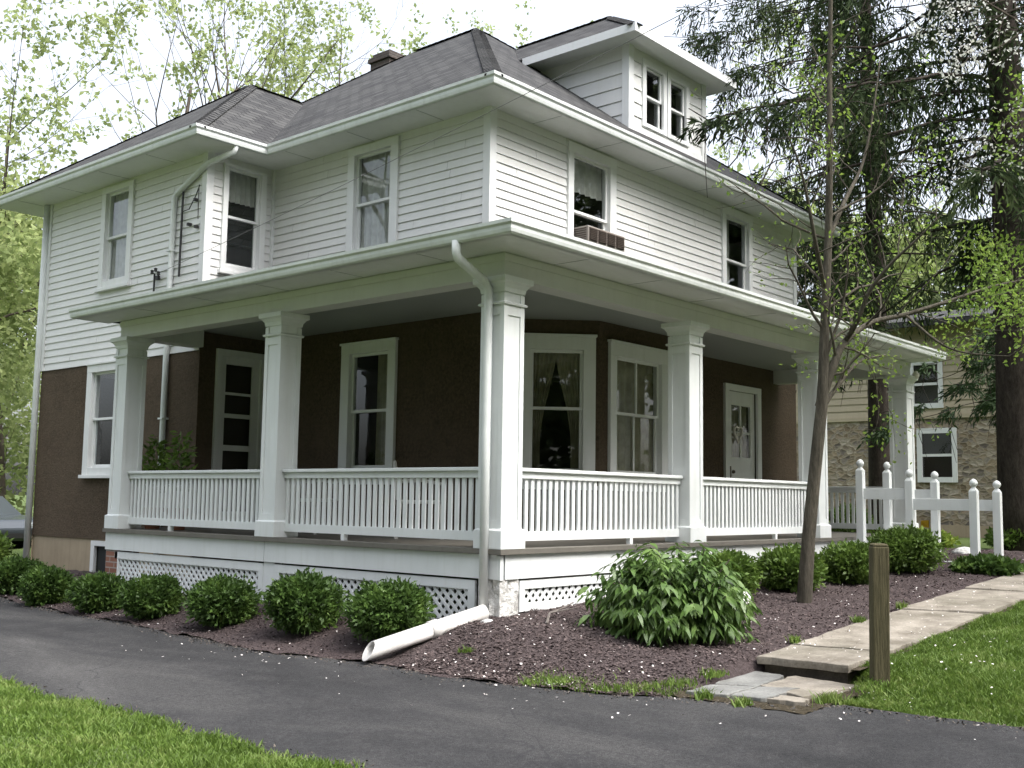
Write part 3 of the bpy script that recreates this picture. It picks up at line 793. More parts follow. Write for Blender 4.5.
# dormer geometry
DY, DX0, DX1, DZE = 2.37, 5.33, 7.41, 7.06
mb = MB()
mb.face([c00, c10, AP0]); mb.face([c10, c11, AP1, AP0]); mb.face([c11, c01, AP1])
iv0 = (EV['x0'], EE['y0'], ZR)
mb.face([c00, AP0, AP1, c01])
e0, e1 = (EE['x0'], EE['y0'], ZR), (EE['x0'], EE['y1'], ZR)
mb.face([e0, e1, EAP]); mb.face([e0, EAP, ERI, iv0]); mb.face([e1, (EV['x0'], EE['y1'], ZR), ERI, EAP])
ROOF = mb.build('roof', SHINGLE, HOUSE, uv=True)
# hip and ridge caps
def caps(mb, p, q, w=.11, step=.15, lift=.012):
    p, q = Vector(p), Vector(q); d = q - p; n = int(d.length / step); d.normalize()
    side = d.cross(Vector((0, 0, 1))).normalized()
    dz = d.cross(side); dz = -dz if dz.z < 0 else dz
    for i in range(n):
        a = p + d * (i * step); b = a + d * (step * 1.12)
        la, lb = lift + .006, lift - .002
        dn = .42 * w
        for sgn in (1, -1):
            mb.face([tuple(a + dz * la), tuple(a + dz * la + side * w * sgn - Vector((0, 0, dn))), tuple(b + dz * lb + side * w * sgn - Vector((0, 0, dn))), tuple(b + dz * lb)])
            mb.face([tuple(a + dz * la), tuple(a + dz * la + side * w * sgn - Vector((0, 0, dn))), tuple(a - dz * .01 + side * w * sgn - Vector((0, 0, dn))), tuple(a - dz * .01)])
mb = MB()
for p, q in ((c00, AP0), (c10, AP0), (AP0, AP1), (c01, AP1), (e0, EAP), (e1, EAP), (EAP, ERI)): caps(mb, p, q)
mb.build('ridge_caps', SHINGLE, ROOF, uv=True)
# chimney
mb = MB(); cx, cy = 6.75, 9.05
mb.box((cx - .27, cy - .27, 6.5), (cx + .27, cy + .27, 9.04)); mb.box((cx - .31, cy - .31, 8.92), (cx + .31, cy + .31, 9.0)); mb.box((cx - .24, cy - .24, 9.04), (cx + .24, cy + .24, 9.10))
mb.build('chimney', DARKBRICK, ROOF, uv=True)

# soffit, fascia, gutters
mb = MB()
def rect(x0, y0, x1, y1, z): mb.face([(x0, y0, z), (x1, y0, z), (x1, y1, z), (x0, y1, z)])
g_ = .0
rect(EV['x0'], EV['y0'], EV['x1'], B_, ZE); rect(EV['x0'], B_, A_, EE['y0'], ZE); rect(EE['x0'], EE['y0'], A_, EY, ZE); rect(EE['x0'], EY, EX, EE['y1'], ZE); rect(XR, B_, EV['x1'], EV['y1'], ZE)
rect(EX, EYB, XR, EV['y1'], ZE)
mb.mk.append((len(mb.f), 1))   # panel seams
for k in range(1, 30):
    x = EV['x0'] + k * 1.3
    if x < EV['x1']: mb.box((x - .004, EV['y0'] + .02, ZE - .004), (x + .004, B_ - .01, ZE + .002))
    y = EV['y0'] + k * 1.3
    if y < EE['y0']: mb.box((EV['x0'] + .02, y - .004, ZE - .004), (A_ - .01, y + .004, ZE + .002))
    y = EE['y0'] + k * 1.3
    if y < EE['y1']: mb.box((EE['x0'] + .02, y - .004, ZE - .004), (EX - .01, y + .004, ZE + .002))
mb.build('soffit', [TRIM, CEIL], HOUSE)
GPROF = [(0, 0), (0, .13), (.012, .13), (.012, .05), (.03, .03), (.075, .03), (.085, .05), (.088, .085), (.105, .105), (.11, .135), (.125, .135), (.122, .10), (.10, .078), (.098, .045), (.088, .012), (.07, 0)]
def gutter(path, z, out, name='gutter', closed_ends=True, sc=1.0):
    """path: plan corner points; out: outward normal of each segment"""
    mb = MB(); n = len(path); st = []
    for i, p in enumerate(path):
        if i == 0: m = Vector(out[0]); k = 1
        elif i == n - 1: m = Vector(out[-1]); k = 1
        else:
            m = Vector(out[i - 1]) + Vector(out[i]); k = 1
        st.append((lambda a, b, p=p, m=m: (p[0] + m.x * a * sc, p[1] + m.y * a * sc, z + b * sc)))
    rings = [[mb.pt(s(a, b)) for a, b in GPROF] for s in st]; L = len(GPROF)
    for r0, r1 in zip(rings, rings[1:]):
        for j in range(L): mb.f.append([r0[j], r0[(j + 1) % L], r1[(j + 1) % L], r1[j]])
    OUT = [(a, b) for a, b in [(0, 0), (0, .13), (.122, .13), (.10, .078), (.098, .045), (.088, .012), (.07, 0)]]
    for s in (st[0], st[-1]): mb.face([s(a, b) for a, b in OUT])
    return mb.build(name, GUTTER, HOUSE)
gutter([(EV['x1'], EV['y0'] + .06), (EV['x0'] + .06, EV['y0'] + .06), (EV['x0'] + .06, EE['y0'] + .06), (EE['x0'] + .06, EE['y0'] + .06), (EE['x0'] + .06, EE['y1'])],
       ZE + .005, [(0, -1, 0), (-1, 0, 0), (0, -1, 0), (-1, 0, 0)])
mb = MB()    # fascia boards behind gutters
mb.box((EV['x0'] + .05, EV['y0'] + .052, ZE + .003), (EV['x1'], EV['y0'] + .07, ZR + .02)); mb.box((EV['x0'] + .052, EV['y0'] + .07, ZE + .003), (EV['x0'] + .07, EE['y0'] + .05, ZR + .02))
mb.box((EE['x0'] + .05, EE['y0'] + .052, ZE + .003), (EV['x0'] + .052, EE['y0'] + .07, ZR + .02)); mb.box((EE['x0'] + .052, EE['y0'] + .07, ZE + .003), (EE['x0'] + .07, EE['y1'], ZR + .02))
mb.box((EV['x1'] - .02, EV['y0'] + .07, ZE + .003), (EV['x1'], EV['y1'], ZR + .02))
mb.build('fascia', TRIM, HOUSE)

# ---------------------------------------------------------------- dormer
ZM = lambda y: ZR + PIT * (y - EV['y0'])
DB0 = ZM(DY)
fD = Fr((0, DY, 0), (1, 0, 0), (0, -1, 0))
mb = MB(fD)
yb = EV['y0'] + (DZE - ZR) / PIT
dw = [(5.74, 6.20, 5.98, 6.86), (6.40, 6.84, 5.98, 6.86)]
lap_wall(mb, fD, DX0, DX1, DB0 + .0, DZE, [(a - .0, b, c, d) for a, b, c, d in dw], .2, .02, .004)
mb.xf = lambda u, n, z: (u, n, z)
nl = 6
for x, sg in ((DX0, -1), (DX1, 1)):
    for i in range(nl):
        za = DB0 + (DZE - DB0) * i / nl; zb = DB0 + (DZE - DB0) * (i + 1) / nl
        ya = EV['y0'] + (za - ZR) / PIT; yb2 = EV['y0'] + (zb - ZR) / PIT
        mb.face([(x + sg * .02, DY, za), (x + sg * .02, ya + .02, za), (x + sg * .004, yb2 + .02, zb), (x + sg * .004, DY, zb)])
        mb.face([(x + sg * .02, DY, za), (x + sg * .02, ya + .02, za), (x, ya + .02, za), (x, DY, za)])
DORM = mb.build('dormer', SIDING, HOUSE)
mb = MB()
for x, sg in ((DX0, -1), (DX1, 1)):
    mb.box((min(x + sg * .034, x - sg * .09), DY - .034, DB0 - .05), (max(x + sg * .034, x - sg * .09), DY - .003, DZE)); 
    mb.box((min(x + sg * .032, x), DY - .003, DB0), (max(x + sg * .032, x), DY + .09, DZE))
mb.box((DX0 + .09, DY - .03, DB0 - .06), (DX1 - .09, DY - .003, DB0 + .06))
mb.build('dormer_trim', TRIM, DORM)
o_ = .36; ox0, ox1, oy = DX0 - o_, DX1 + o_, DY - o_; zo = DZE + .10; xc = (ox0 + ox1) / 2; half = xc - ox0
DP = (8.15 - zo) / 1.42; apx = (xc, oy + 1.42, 8.15); yr = EV['y0'] + (8.15 - ZR) / PIT
def yroof(z): return EV['y0'] + (z - ZR) / PIT
mb = MB()
mb.face([(ox0, oy, zo), (ox1, oy, zo), apx])
mb.face([(ox0, oy, zo), apx, (xc, yr + .02, 8.15), (ox0, yroof(zo) + .02, zo)]); mb.face([(ox1, oy, zo), apx, (xc, yr + .02, 8.15), (ox1, yroof(zo) + .02, zo)])
mb.build('dormer_roof', SHINGLE, DORM, uv=True)
mb = MB(); caps(mb, (ox0, oy, zo), apx, .11); caps(mb, (ox1, oy, zo), apx, .11); caps(mb, apx, (xc, yr, 8.15), .11); mb.build('dormer_ridge_caps', SHINGLE, DORM, uv=True)
mb = MB()
mb.face([(ox0, oy, DZE), (ox1, oy, DZE), (ox1, DY, DZE), (ox0, DY, DZE)])
mb.face([(ox0, DY, DZE), (DX0, DY, DZE), (DX0, yroof(DZE), DZE), (ox0, yroof(DZE), DZE)]); mb.face([(ox1, DY, DZE), (DX1, DY, DZE), (DX1, yroof(DZE), DZE), (ox1, yroof(DZE), DZE)])
mb.box((ox0 - .02, oy - .02, DZE - .02), (ox1 + .02, oy - .001, zo + .005)); mb.box((ox0 - .02, oy - .001, DZE - .019), (ox0 - .001, yroof(DZE + .05), zo + .004)); mb.box((ox1 + .001, oy - .001, DZE - .019), (ox1 + .02, yroof(DZE + .05), zo + .004))
mb.build('dormer_eaves', TRIM, DORM)
for a, b, c, d in dw:
    mb = MB(fD)
    for bx in (((a - .09, 0, d), (b + .09, .045, d + .09)), ((a - .09, 0, c - .06), (a, .043, d)), ((b, 0, c - .06), (b + .09, .043, d)), ((a, 0, c - .06), (b, .05, c))): mb.box(*bx)
    m_ = (c + d) / 2
    for z0, z1, n in ((m_ - .018, d, .0), (c, m_ + .018, -.03)):
        mb.box((a, n - .03, z0), (a + .04, n, z1)); mb.box((b - .04, n - .03, z0), (b, n, z1)); mb.box((a + .04, n - .03, z1 - .036), (b - .04, n - .001, z1)); mb.box((a + .04, n - .03, z0), (b - .04, n - .001, z0 + .036))
    mb.build('dormer_window', TRIM, DORM, bevel=.003)
    gm = MB(fD); gm.face([(a, -.015, m_), (b, -.015, m_), (b, -.015, d), (a, -.015, d)]); gm.face([(a, -.045, c), (b, -.045, c), (b, -.045, m_), (a, -.045, m_)]); gm.build('dormer_glass', GLASS, DORM)
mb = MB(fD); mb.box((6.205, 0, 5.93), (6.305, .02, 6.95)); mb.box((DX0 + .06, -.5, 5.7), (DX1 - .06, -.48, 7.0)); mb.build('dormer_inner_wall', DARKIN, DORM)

# ---------------------------------------------------------------- porch
GX, GY = -.50, -.50      # eave plan
PYE, PXE = 6.80, 9.74    # porch ends
ZG = ZS + .09; PP = .335
zw = ZG + PP * (A_ - GX)
mb = MB()
gx, gy = GX + .03, GY + .03
mb.face([(gx, gy, ZG), (PXE, gy, ZG), (PXE, B_, zw), (A_, B_, zw)])
mb.face([(gx, gy, ZG), (A_, B_, zw), (A_, PYE - .3, zw), (gx, PYE + .2, ZG)])
mb.face([(gx, PYE + .2, ZG), (A_, PYE - .3, zw), (A_, PYE - .3, ZS), (gx, PYE + .2, ZS)]); mb.face([(PXE, gy, ZG), (PXE, B_, zw), (PXE, B_, ZS), (PXE, gy, ZS)])
mb.build('porch_roof', SHINGLE, HOUSE, uv=True)
# drip-edge shingle lip at the corner
mb = MB(); mb.bar((gx - .02, gy - .02, ZG + .012), (gx - .02, PYE + .2, ZG + .012), .10, .022); mb.bar((gx - .02, gy - .022, ZG + .012), (PXE, gy - .022, ZG + .012), .10, .02)
mb.build('roof_edge', SHINGLE, HOUSE, uv=True)
gutter([(PXE, GY + .06), (GX + .06, GY + .06), (GX + .06, PYE + .2)], ZS + .0, [(0, -1, 0), (-1, 0, 0)], sc=.85)
mb = MB()
mb.face([(GX + .05, GY + .05, ZS), (PXE, GY + .05, ZS), (PXE, .02, ZS), (GX + .05, .02, ZS)]); mb.face([(GX + .05, .02, ZS), (.02, .02, ZS), (.02, PYE + .2, ZS), (GX + .05, PYE + .2, ZS)])
mb.box((GX + .045, GY + .045, ZS), (PXE, GY + .06, ZG)); mb.box((GX + .045, GY + .06, ZS), (GX + .06, PYE + .2, ZG))
mb.mk.append((len(mb.f), 1))
for k in range(1, 40):
    x = GX + k * 1.22
    if x < PXE: mb.box((x - .004, GY + .08, ZS - .003), (x + .004, .01, ZS + .002))
    y = GY + k * 1.22
    if y < PYE: mb.box((GX + .08, y - .004, ZS - .003), (.01, y + .004, ZS + .002))
mb.build('porch_soffit', [TRIM, CEIL], HOUSE)
# beam (box) with small bottom moulding
mb = MB()
bt = .215
mb.box((.02, .02, 2.45), (X3 + S - .02, .02 + bt, ZS - .001)); mb.box((.021, .02 + bt, 2.4505), (.02 + bt, Y2 + S - .02, ZS - .002))
mb.box((.02 + bt, Y2 + .02, 2.451), (EX - .005, Y2 + S - .021, ZS - .002)); mb.box((X3 + .02, .02 + bt, 2.451), (X3 + S - .021, B_ - .005, ZS - .002))
mb.build('porch_beam', BEAMP, HOUSE)
mb = MB()
mb.box((.008, .008, 2.60), (X3 + S - .01, .0195, 2.665)); mb.box((.008, .0195, 2.6005), (.0205, Y2 + S - .01, 2.6645))
mb.box((.010, .010, 2.452), (X3 + S - .01, .0195, 2.478)); mb.box((.010, .0195, 2.4525), (.0205, Y2 + S - .01, 2.4775))
mb.build('beam_moulding', BEAMP, HOUSE)
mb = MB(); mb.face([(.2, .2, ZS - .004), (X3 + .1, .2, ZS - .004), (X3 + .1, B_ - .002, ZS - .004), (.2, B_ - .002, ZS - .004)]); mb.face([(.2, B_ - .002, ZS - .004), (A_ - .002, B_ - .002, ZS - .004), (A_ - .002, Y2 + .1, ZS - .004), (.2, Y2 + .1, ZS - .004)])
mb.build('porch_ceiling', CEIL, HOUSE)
# floor
mb = MB()
mb.box((-.05, -.05, -.045), (X3 + S + .03, B_ - .003, 0)); mb.box((-.05, B_ - .003, -.0455), (A_ - .003, EY - .003, -.0005)); mb.box((-.05, EY - .003, -.0455), (EX - .003, Y2 + S + .05, -.0005))
mb.build('porch_floor', FLOORP, HOUSE)
mb = MB()
for a, b in ((.10, X1 + .15), (X1 + .16, X2 + .15), (X2 + .16, X3 + S)): mb.box((a if a > .2 else .055, -.012, -.265), (b, .02, -.05))
mb.box((-.0115, -.012, -.27), (.032, .019, -.055))
for a, b in ((.02, Y1 + .14), (Y1 + .15, Y2 + S)): mb.box((-.013, a, -.265), (.02, b, -.05))
mb.box((-.013, Y2 + S, -.265), (EX - .01, Y2 + S + .03, -.05))
mb.box((X3 + S, -.01, -.265), (X3 + S + .03, B_, -.05))
mb.build('skirt_board', WHITE, HOUSE)

# lattice panels
def lattice(fr, u0, u1, z0, z1, fw=.085, slope=0.0):
    fm = MB(fr)
    fm.box((u0, -.03, z1 - fw), (u1, .0, z1)); fm.box((u0, -.03, z0), (u1, 0, z0 + fw)); fm.box((u0, -.029, z0 + fw), (u0 + fw, -.001, z1 - fw)); fm.box((u1 - fw, -.029, z0 + fw), (u1, -.001, z1 - fw))
    P = fm.build('lattice_panel', WHITE, HOUSE)
    lm = MB(fr); a, b, c, d = u0 + fw - .02, u1 - fw + .02, z0 + fw - .02, z1 - fw + .02; sp, w = .098, .032
    H = d - c
    for sg, n in ((1, -.016), (-1, -.026)):
        k = a - H
        while k < b + H:
            s0, s1 = k, k + H                          # u at z=c and z=d for sg=1
            t0, t1 = 0.0, 1.0
            lo, hi = max(a, s0), min(b, s1)
            if hi > lo:
                t0 = (lo - s0) / H; t1 = (hi - s0) / H
                za, zb = (c + H * t0, c + H * t1) if sg > 0 else (d - H * t0, d - H * t1)
                hw = w * .7071
                lm.face([(lo - hw, n, za), (lo + hw, n, za), (hi + hw, n, zb), (hi - hw, n, zb)])
                lm.face([(lo - hw, n - .008, za), (lo + hw, n - .008, za), (hi + hw, n - .008, zb), (hi - hw, n - .008, zb)])
                lm.face([(lo + hw, n, za), (lo + hw, n - .008, za), (hi + hw, n - .008, zb), (hi + hw, n, zb)]); lm.face([(lo - hw, n, za), (lo - hw, n - .008, za), (hi - hw, n - .008, zb), (hi - hw, n, zb)])
            k += sp
    lm.build('lattice', WHITE, P)
FL, FRr = Fr((.0, 0, 0), (0, 1, 0), (-1, 0, 0)), Fr((0, .0, 0), (1, 0, 0), (0, -1, 0))
lattice(FL, .30, 3.22, -.80, -.285); lattice(FL, 3.42, 6.50, -.90, -.285)
lattice(FRr, .27, 3.10, -.56, -.285, .075); lattice(FRr, 3.16, 6.4, -.56, -.285, .075); lattice(FRr, 6.46, 9.6, -.56, -.285, .075)
mb = MB(); mb.box((.005, 3.225, -1.1), (.10, 3.415, -.27)); mb.build('lattice_post', WHITE, HOUSE)
# rough painted stone corner pier
mb = MB(); n = 7
for face in range(2):
    for i in range(n):
        for j in range(n):
            def P(i, j):
                u = i / n; z = -1.0 + .735 * j / n
                d = .035 * math.sin(i * 2.3 + j * 1.7 + face) * math.sin(j * 2.9 + i) if 0 < i < n else 0
                return (-.0 + .26 * u, .004 - d * .7, z) if face == 0 else (.004 - d * .7, .0 + .26 * u, z)
            mb.face([P(i, j), P(i + 1, j), P(i + 1, j + 1), P(i, j + 1)])
mb.build('corner_pier', PIERSTONE, HOUSE, smooth=True)
mb = MB(); mb.box((.0, Y2 + .0, -1.2), (.30, Y2 + S + .02, -.27)); mb.build('brick_pier', BRICK, HOUSE, uv=True)

# columns
def column(x, y):
    mb = MB(); h = S / 2; c = (x + h, y + h)
    mb.frustum(c, h, .0, h, 2.46)
    col = mb.build('porch_column', WHITE, HOUSE, bevel=.006)
    tm = MB()      # raised border making recessed panels
    w, t = .042, .012
    for ax in range(4):
        def X(u, n, z, ax=ax):
            dx, dy = [(u, -h - n), (h + n, u), (-u, h + n), (-h - n, -u)][ax]; return (c[0] + dx, c[1] + dy, z)
        tm.xf = X
        e = h + t
        tm.box((-e, 0, .17), (-h + w, t, 2.30)); tm.box((h - w, 0, .17), (e - t - .0005, t, 2.30)); tm.box((-h + w, 0, 2.10), (h - w, t - .0005, 2.18)); tm.box((-h + w, 0, .17), (h - w, t - .0005, .25))
    tm.build('column_panels', WHITE, col)
    bm = MB(); bm.frustum(c, h + .038, .001, h + .038, .165); bm.frustum(c, h + .038, .165, h + .013, .18); bm.build('column_base', WHITE, col, bevel=.004)
    cm = MB(); cm.frustum(c, h + .028, 2.195, h + .034, 2.212); cm.frustum(c, h + .034, 2.212, h + .02, 2.222)
    prof = [(h + .015, 2.31), (h + .022, 2.35), (h + .045, 2.385), (h + .07, 2.40), (h + .07, 2.449)]
    for (a, z0), (b, z1) in zip(prof, prof[1:]): cm.frustum(c, a, z0, b, z1)
    cm.build('column_capital', WHITE, col)
for x, y in ((0, 0), (0, Y1), (0, Y2), (X1, 0), (X2, 0), (X3, 0)): column(x, y)

# railings
def railing(p, q, single=True, sp=.0885):
    p, q = Vector(p), Vector(q); d = q - p; L = d.length; d.normalize()
    RL = MB(); RL.bar(tuple(p + Vector((0, 0, .105))), tuple(q + Vector((0, 0, .105))), .045, .085)
    root = RL.build('railing', WHITE, HOUSE)
    T = MB(); T.bar(tuple(p + Vector((0, 0, .715))), tuple(q + Vector((0, 0, .715))), .11, .035); T.bar(tuple(p + Vector((0, 0, .665))), tuple(q + Vector((0, 0, .665))), .055, .064)
    T.build('top_rail', WHITE, root, bevel=.006)
    n = max(2, round(L / sp)); s = L / n
    for k in (1, 2): 
        m = p + d * (L * k / 3); f = MB(); f.bar(tuple(m + Vector((0, 0, .0))), tuple(m + Vector((0, 0, .062))), .05, .05, (1, 0, 0))
        if k == 2: f.build('rail_foot', WHITE, root)
    bars = []
    proto = None
    if single:
        b = MB(); hx, hy = (.022, .010) if abs(d.x) > .5 else (.010, .022); b.box((-hx, -hy, .1475), (hx, hy, .633))
        for i in range(n):
            c = p + d * (s * (i + .5))
            if proto is None:
                proto = b.build('baluster', WHITE, root); o = proto
            else:
                o = proto.copy(); COL.objects.link(o)
            o.parent = root; o.location = c
    else:
        b = MB()
        for i in range(n):
            c = p + d * (s * (i + .5)); hx, hy = (.022, .010) if abs(d.x) > .5 else (.010, .022); b.box((c.x - hx, c.y - hy, .1475), (c.x + hx, c.y + hy, .633))
        o = b.build('balusters', WHITE, root); o['kind'] = 'stuff'
hh = S / 2
railing((hh, S + .01, 0), (hh, Y1 - .01, 0)); railing((hh, Y1 + S + .01, 0), (hh, Y2 - .01, 0)); railing((S + .01, hh, 0), (X1 - .01, hh, 0))
railing((X1 + S + .01, hh, 0), (X2 - .01, hh, 0), False); railing((X3 + hh, S + .01, 0), (X3 + hh, B_ - .02, 0), False)
railing((hh + .15, Y2 + hh, 0), (EX - .02, Y2 + hh, 0), False)

# downspouts
def downspout(path, r=.04, n=10, straps=()):
    mb = MB(); mb.tube(path, r, n); d = mb.build('downspout', GUTTER, HOUSE, smooth=True)
    if straps:
        s = MB()
        for x, y, z in straps: s.box((x - r - .012, y - r - .012, z - .012), (x + r + .012, y + r + .012, z + .012))
        s.build('strap', GUTTER, d)
downspout([(1.24, 6.06, 5.24), (1.23, 6.08, 5.15), (1.07, 6.46, 5.02), (1.07, 6.9, 4.85), (1.075, 7.22, 4.72), (1.075, 7.28, 4.66), (1.075, 7.30, 3.4), (1.075, 7.30, 2.0), (1.075, 7.30, -.9)], .042, 10, [(1.075, 7.30, 3.9), (1.075, 7.3, 1.5)])
downspout([(GX + .01, .14, ZS + .02), (GX + .01, .14, ZS - .08), (GX + .03, .14, ZS - .13), (-.12, .14, 2.40), (-.065, .14, 2.33), (-.06, .14, 2.2), (-.06, .14, 1.0), (-.06, .14, -.60)], .042, 12)
downspout([(1.07, EYB + .03, 5.2), (1.07, EYB + .03, 3), (1.07, EYB + .03, -1.0)], .05, 10)
# porch light and service head
mb = MB(); mb.lathe([(0, -.09), (.04, -.08), (.055, -.04), (.055, 0), (.03, .02), (.03, .04)], (X3 + S + .0, -.06, 2.50), 12); mb.build('porch_light', PETAL, HOUSE, smooth=True)
mb = MB()
mb.tube([(EX - .05, 7.72, 3.3), (EX - .05, 7.72, 3.62)], .014, 6); mb.box((EX - .07, 7.60, 3.52), (EX - .03, 7.66, 3.58))
for yy, zz in ((7.55, 3.6), (7.63, 3.66), (7.72, 3.64)): mb.lathe([(.01, -.03), (.028, -.02), (.02, 0), (.028, .02), (.01, .03)], (EX - .09, yy, zz), 8)
mb.tube([(EX - .05, 7.08, 3.5), (EX - .045, 7.08, 4.5), (EX - .06, 7.05, 4.72)], .016, 6)
mb.tube([(EX - .06, 7.05, 4.72), (EX - .12, 6.95, 4.40), (EX - .10, 6.82, 4.42), (EX - .06, 6.72, 4.62), (EX - .05, 6.66, 4.75)], .008, 5)
mb.tube([(EX - .06, 6.66, 4.75), (EX - .10, 6.60, 4.5), (EX - .08, 6.62, 4.25)], .007, 5)
for yy, zz in ((6.88, 4.22), (6.70, 4.16), (6.74, 4.55)): mb.box((EX - .08, yy - .02, zz - .02), (EX - .02, yy + .02, zz + .02))
mb.build('service_wiring', BLACK, HOUSE)
# steps
mb = MB(); mb.box((7.28, -.86, -.6), (8.27, -.052, -.14)); mb.box((7.28, -1.70, -.6), (8.27, -.862, -.275)); mb.build('porch_steps', WHITE, HOUSE, bevel=.01)

# ================================================================== loose things
# stair rails
def stair_rail(x, label):
    T = thing('stair_rail', label, 'stair rail', (x, -.17, 0), 0, 'white stair rails')
    for y, zt_, zb in ((0, .99, -.4), (-.68, .85, -.5), (-1.51, .72, -.6)):
        m = MB(); m.box((-.05, y - .05, zb), (.05, y + .05, zt_ - .08)); m.frustum((0, y), .05, zt_ - .08, .02, zt_ - .03)
        p = m.build('post', WHITE, T, bevel=.005)
        b = MB(); b.lathe([(.02, -.05), (.02, -.03), (.04, -.015), (.052, .012), (.05, .035), (.035, .06), (.012, .075), (0, .078)], (0, y, zt_), 14); b.build('ball_cap', WHITE, p, smooth=True)
    for y0, y1, z in ((-.05, -.63, .595), (-.73, -1.46, .46)):
        m = MB(); m.box((-.018, y1, z - .075), (.018, y0, z + .075)); m.build('rail_board', WHITE, T, bevel=.004)
stair_rail(7.28, 'white stepped stair rail with ball-capped posts, the one nearer the slim tree')
stair_rail(8.21, 'white stepped stair rail with ball-capped posts, the one on the far side of the steps')

# drain pipe on mulch
p0, p1 = Vector((-.085, .10, -.545)), Vector((-1.22, .33, -.80))
mb = MB(); d = (p1 - p0).normalized(); Lp = (p1 - p0).length
n = 16; ro, ri = .068, .060
a = d.cross(Vector((0, 0, 1))).normalized(); b = a.cross(d)
def ring(t, r, cut=0): return [mb.pt(tuple(p0 + d * (t + cut * math.sin(2 * math.pi * k / n)) + (a * math.cos(2 * math.pi * k / n) + b * math.sin(2 * math.pi * k / n)) * r)) for k in range(n)]
r0, r1, r2, r3 = ring(0, ro), ring(Lp, ro, -.06), ring(Lp, ri, -.06), ring(.1, ri)
for x, y in ((r0, r1), (r1, r2), (r2, r3)):
    for k in range(n): mb.f.append([x[k], x[(k + 1) % n], y[(k + 1) % n], y[k]])
mb.f.append(r0[::-1]); mb.f.append(r3)
rc = [ring(t, r) for t, r in ((Lp * .42, ro + .001), (Lp * .42 + .004, ro + .010), (Lp * .42 + .085, ro + .010), (Lp * .42 + .089, ro + .001))]
for x, y in zip(rc, rc[1:]):
    for k in range(n): mb.f.append([x[k], x[(k + 1) % n], y[(k + 1) % n], y[k]])
o = mb.build('drain_pipe', PVC, None, smooth=True); tag(o, 'white plastic drain pipe lying on the mulch at the porch corner', 'pipe')
# small stones by the pipe
mb = MB()
def rock(mb, c, r, seed):
    rr = random.Random(seed); lat, lon = 5, 8; rings = []
    for i in range(lat + 1):
        th = math.pi * i / lat
        rings.append([mb.pt((c[0] + r * math.sin(th) * math.cos(2 * math.pi * k / lon) * rr.uniform(.8, 1.2), c[1] + r * math.sin(th) * math.sin(2 * math.pi * k / lon) * rr.uniform(.8, 1.2), c[2] + r * .6 * math.cos(th))) for k in range(lon)])
    for x, y in zip(rings, rings[1:]):
        for k in range(lon): mb.f.append([x[k], x[(k + 1) % lon], y[(k + 1) % lon], y[k]])
for c, r, lab in (((-.22, -.06, -.615), .06, 'grey stone beside the foot of the painted stone pier'), ((2.32, -1.02, mz(2.32, -1.02) + .02), .16, 'pale flat stone in the mulch behind the big shrub'), ((8.6, -1.1, -.22), .17, 'pale round stone beside the foot of the steps')):
    mb = MB(); rock(mb, c, r, 5); tag(mb.build('stone', PIERSTONE, None, smooth=True), lab, 'stone')

# timber post
T = MB(); x, y, zb = .27, -3.30, -.82
T.box((-.058, -.058, -.25), (.058, .058, .97)); T.frustum((0, 0), .058, .97, .048, .99)
o = T.build('wooden_post', POSTW, None, bevel=.018); o.location = (x, y, zb); o.rotation_euler = (R(.6), R(-.5), R(38)); tag(o, 'weathered square timber post at the front corner of the stone walk', 'post')

# window air conditioner
AC = thing('air_conditioner', 'brown louvered air conditioner sitting in an upper window above the porch roof', 'air conditioner', (4.38, B_ - .02, 3.78))
m = MB(); m.box((-.47, -.24, .03), (.36, .10, .25)); m.build('body', ACBROWN, AC, bevel=.012)
for k in range(4):
    m = MB(); x = -.45 + k * .20; m.box((x, -.253, .055), (x + .17, -.241, .225))
    for j in range(7): m.box((x + .005, -.265, .065 + j * .023), (x + .165, -.2535, .073 + j * .023))
    m.build('grille', ACDARK, AC)
m = MB()
for j in range(6): m.box((-.478, -.21, .06 + j * .03), (-.4705, .0, .073 + j * .03))
m.build('side_vent', ACDARK, AC)

# service cable + utility pole
P0, P1 = Vector((EX - .09, 7.55, 3.6)), Vector((.16, -1.95, 4.72)); E = P0 + (P1 - P0) * 2.4
pts = []
for k in range(41):
    t = k / 40; p = P0.lerp(E, t); p.z -= .42 * 4 * t * (1 - t) * .55; pts.append(tuple(p))
mb = MB(); mb.tube(pts, .0035, 5); tag(mb.build('service_cable', nmat('grey_cable', (.14, .14, .14), .7)[0], None), 'thin black overhead cable running from the house wall past the dormer', 'cable')
mb = MB(); mb.tube([(E.x, E.y, -1.2), (E.x, E.y, 3), (E.x, E.y, 9)], [.16, .14, .11], 12); 
UP = thing('utility_pole', 'brown timber utility pole carrying the overhead cable beside the driveway', 'utility pole'); mb.build('pole', BARK_D, UP, smooth=True)
mb = MB(); mb.box((E.x - 1.0, E.y - .05, 8.2), (E.x + 1.0, E.y + .05, 8.32)); mb.build('crossarm', BARK_D, UP)

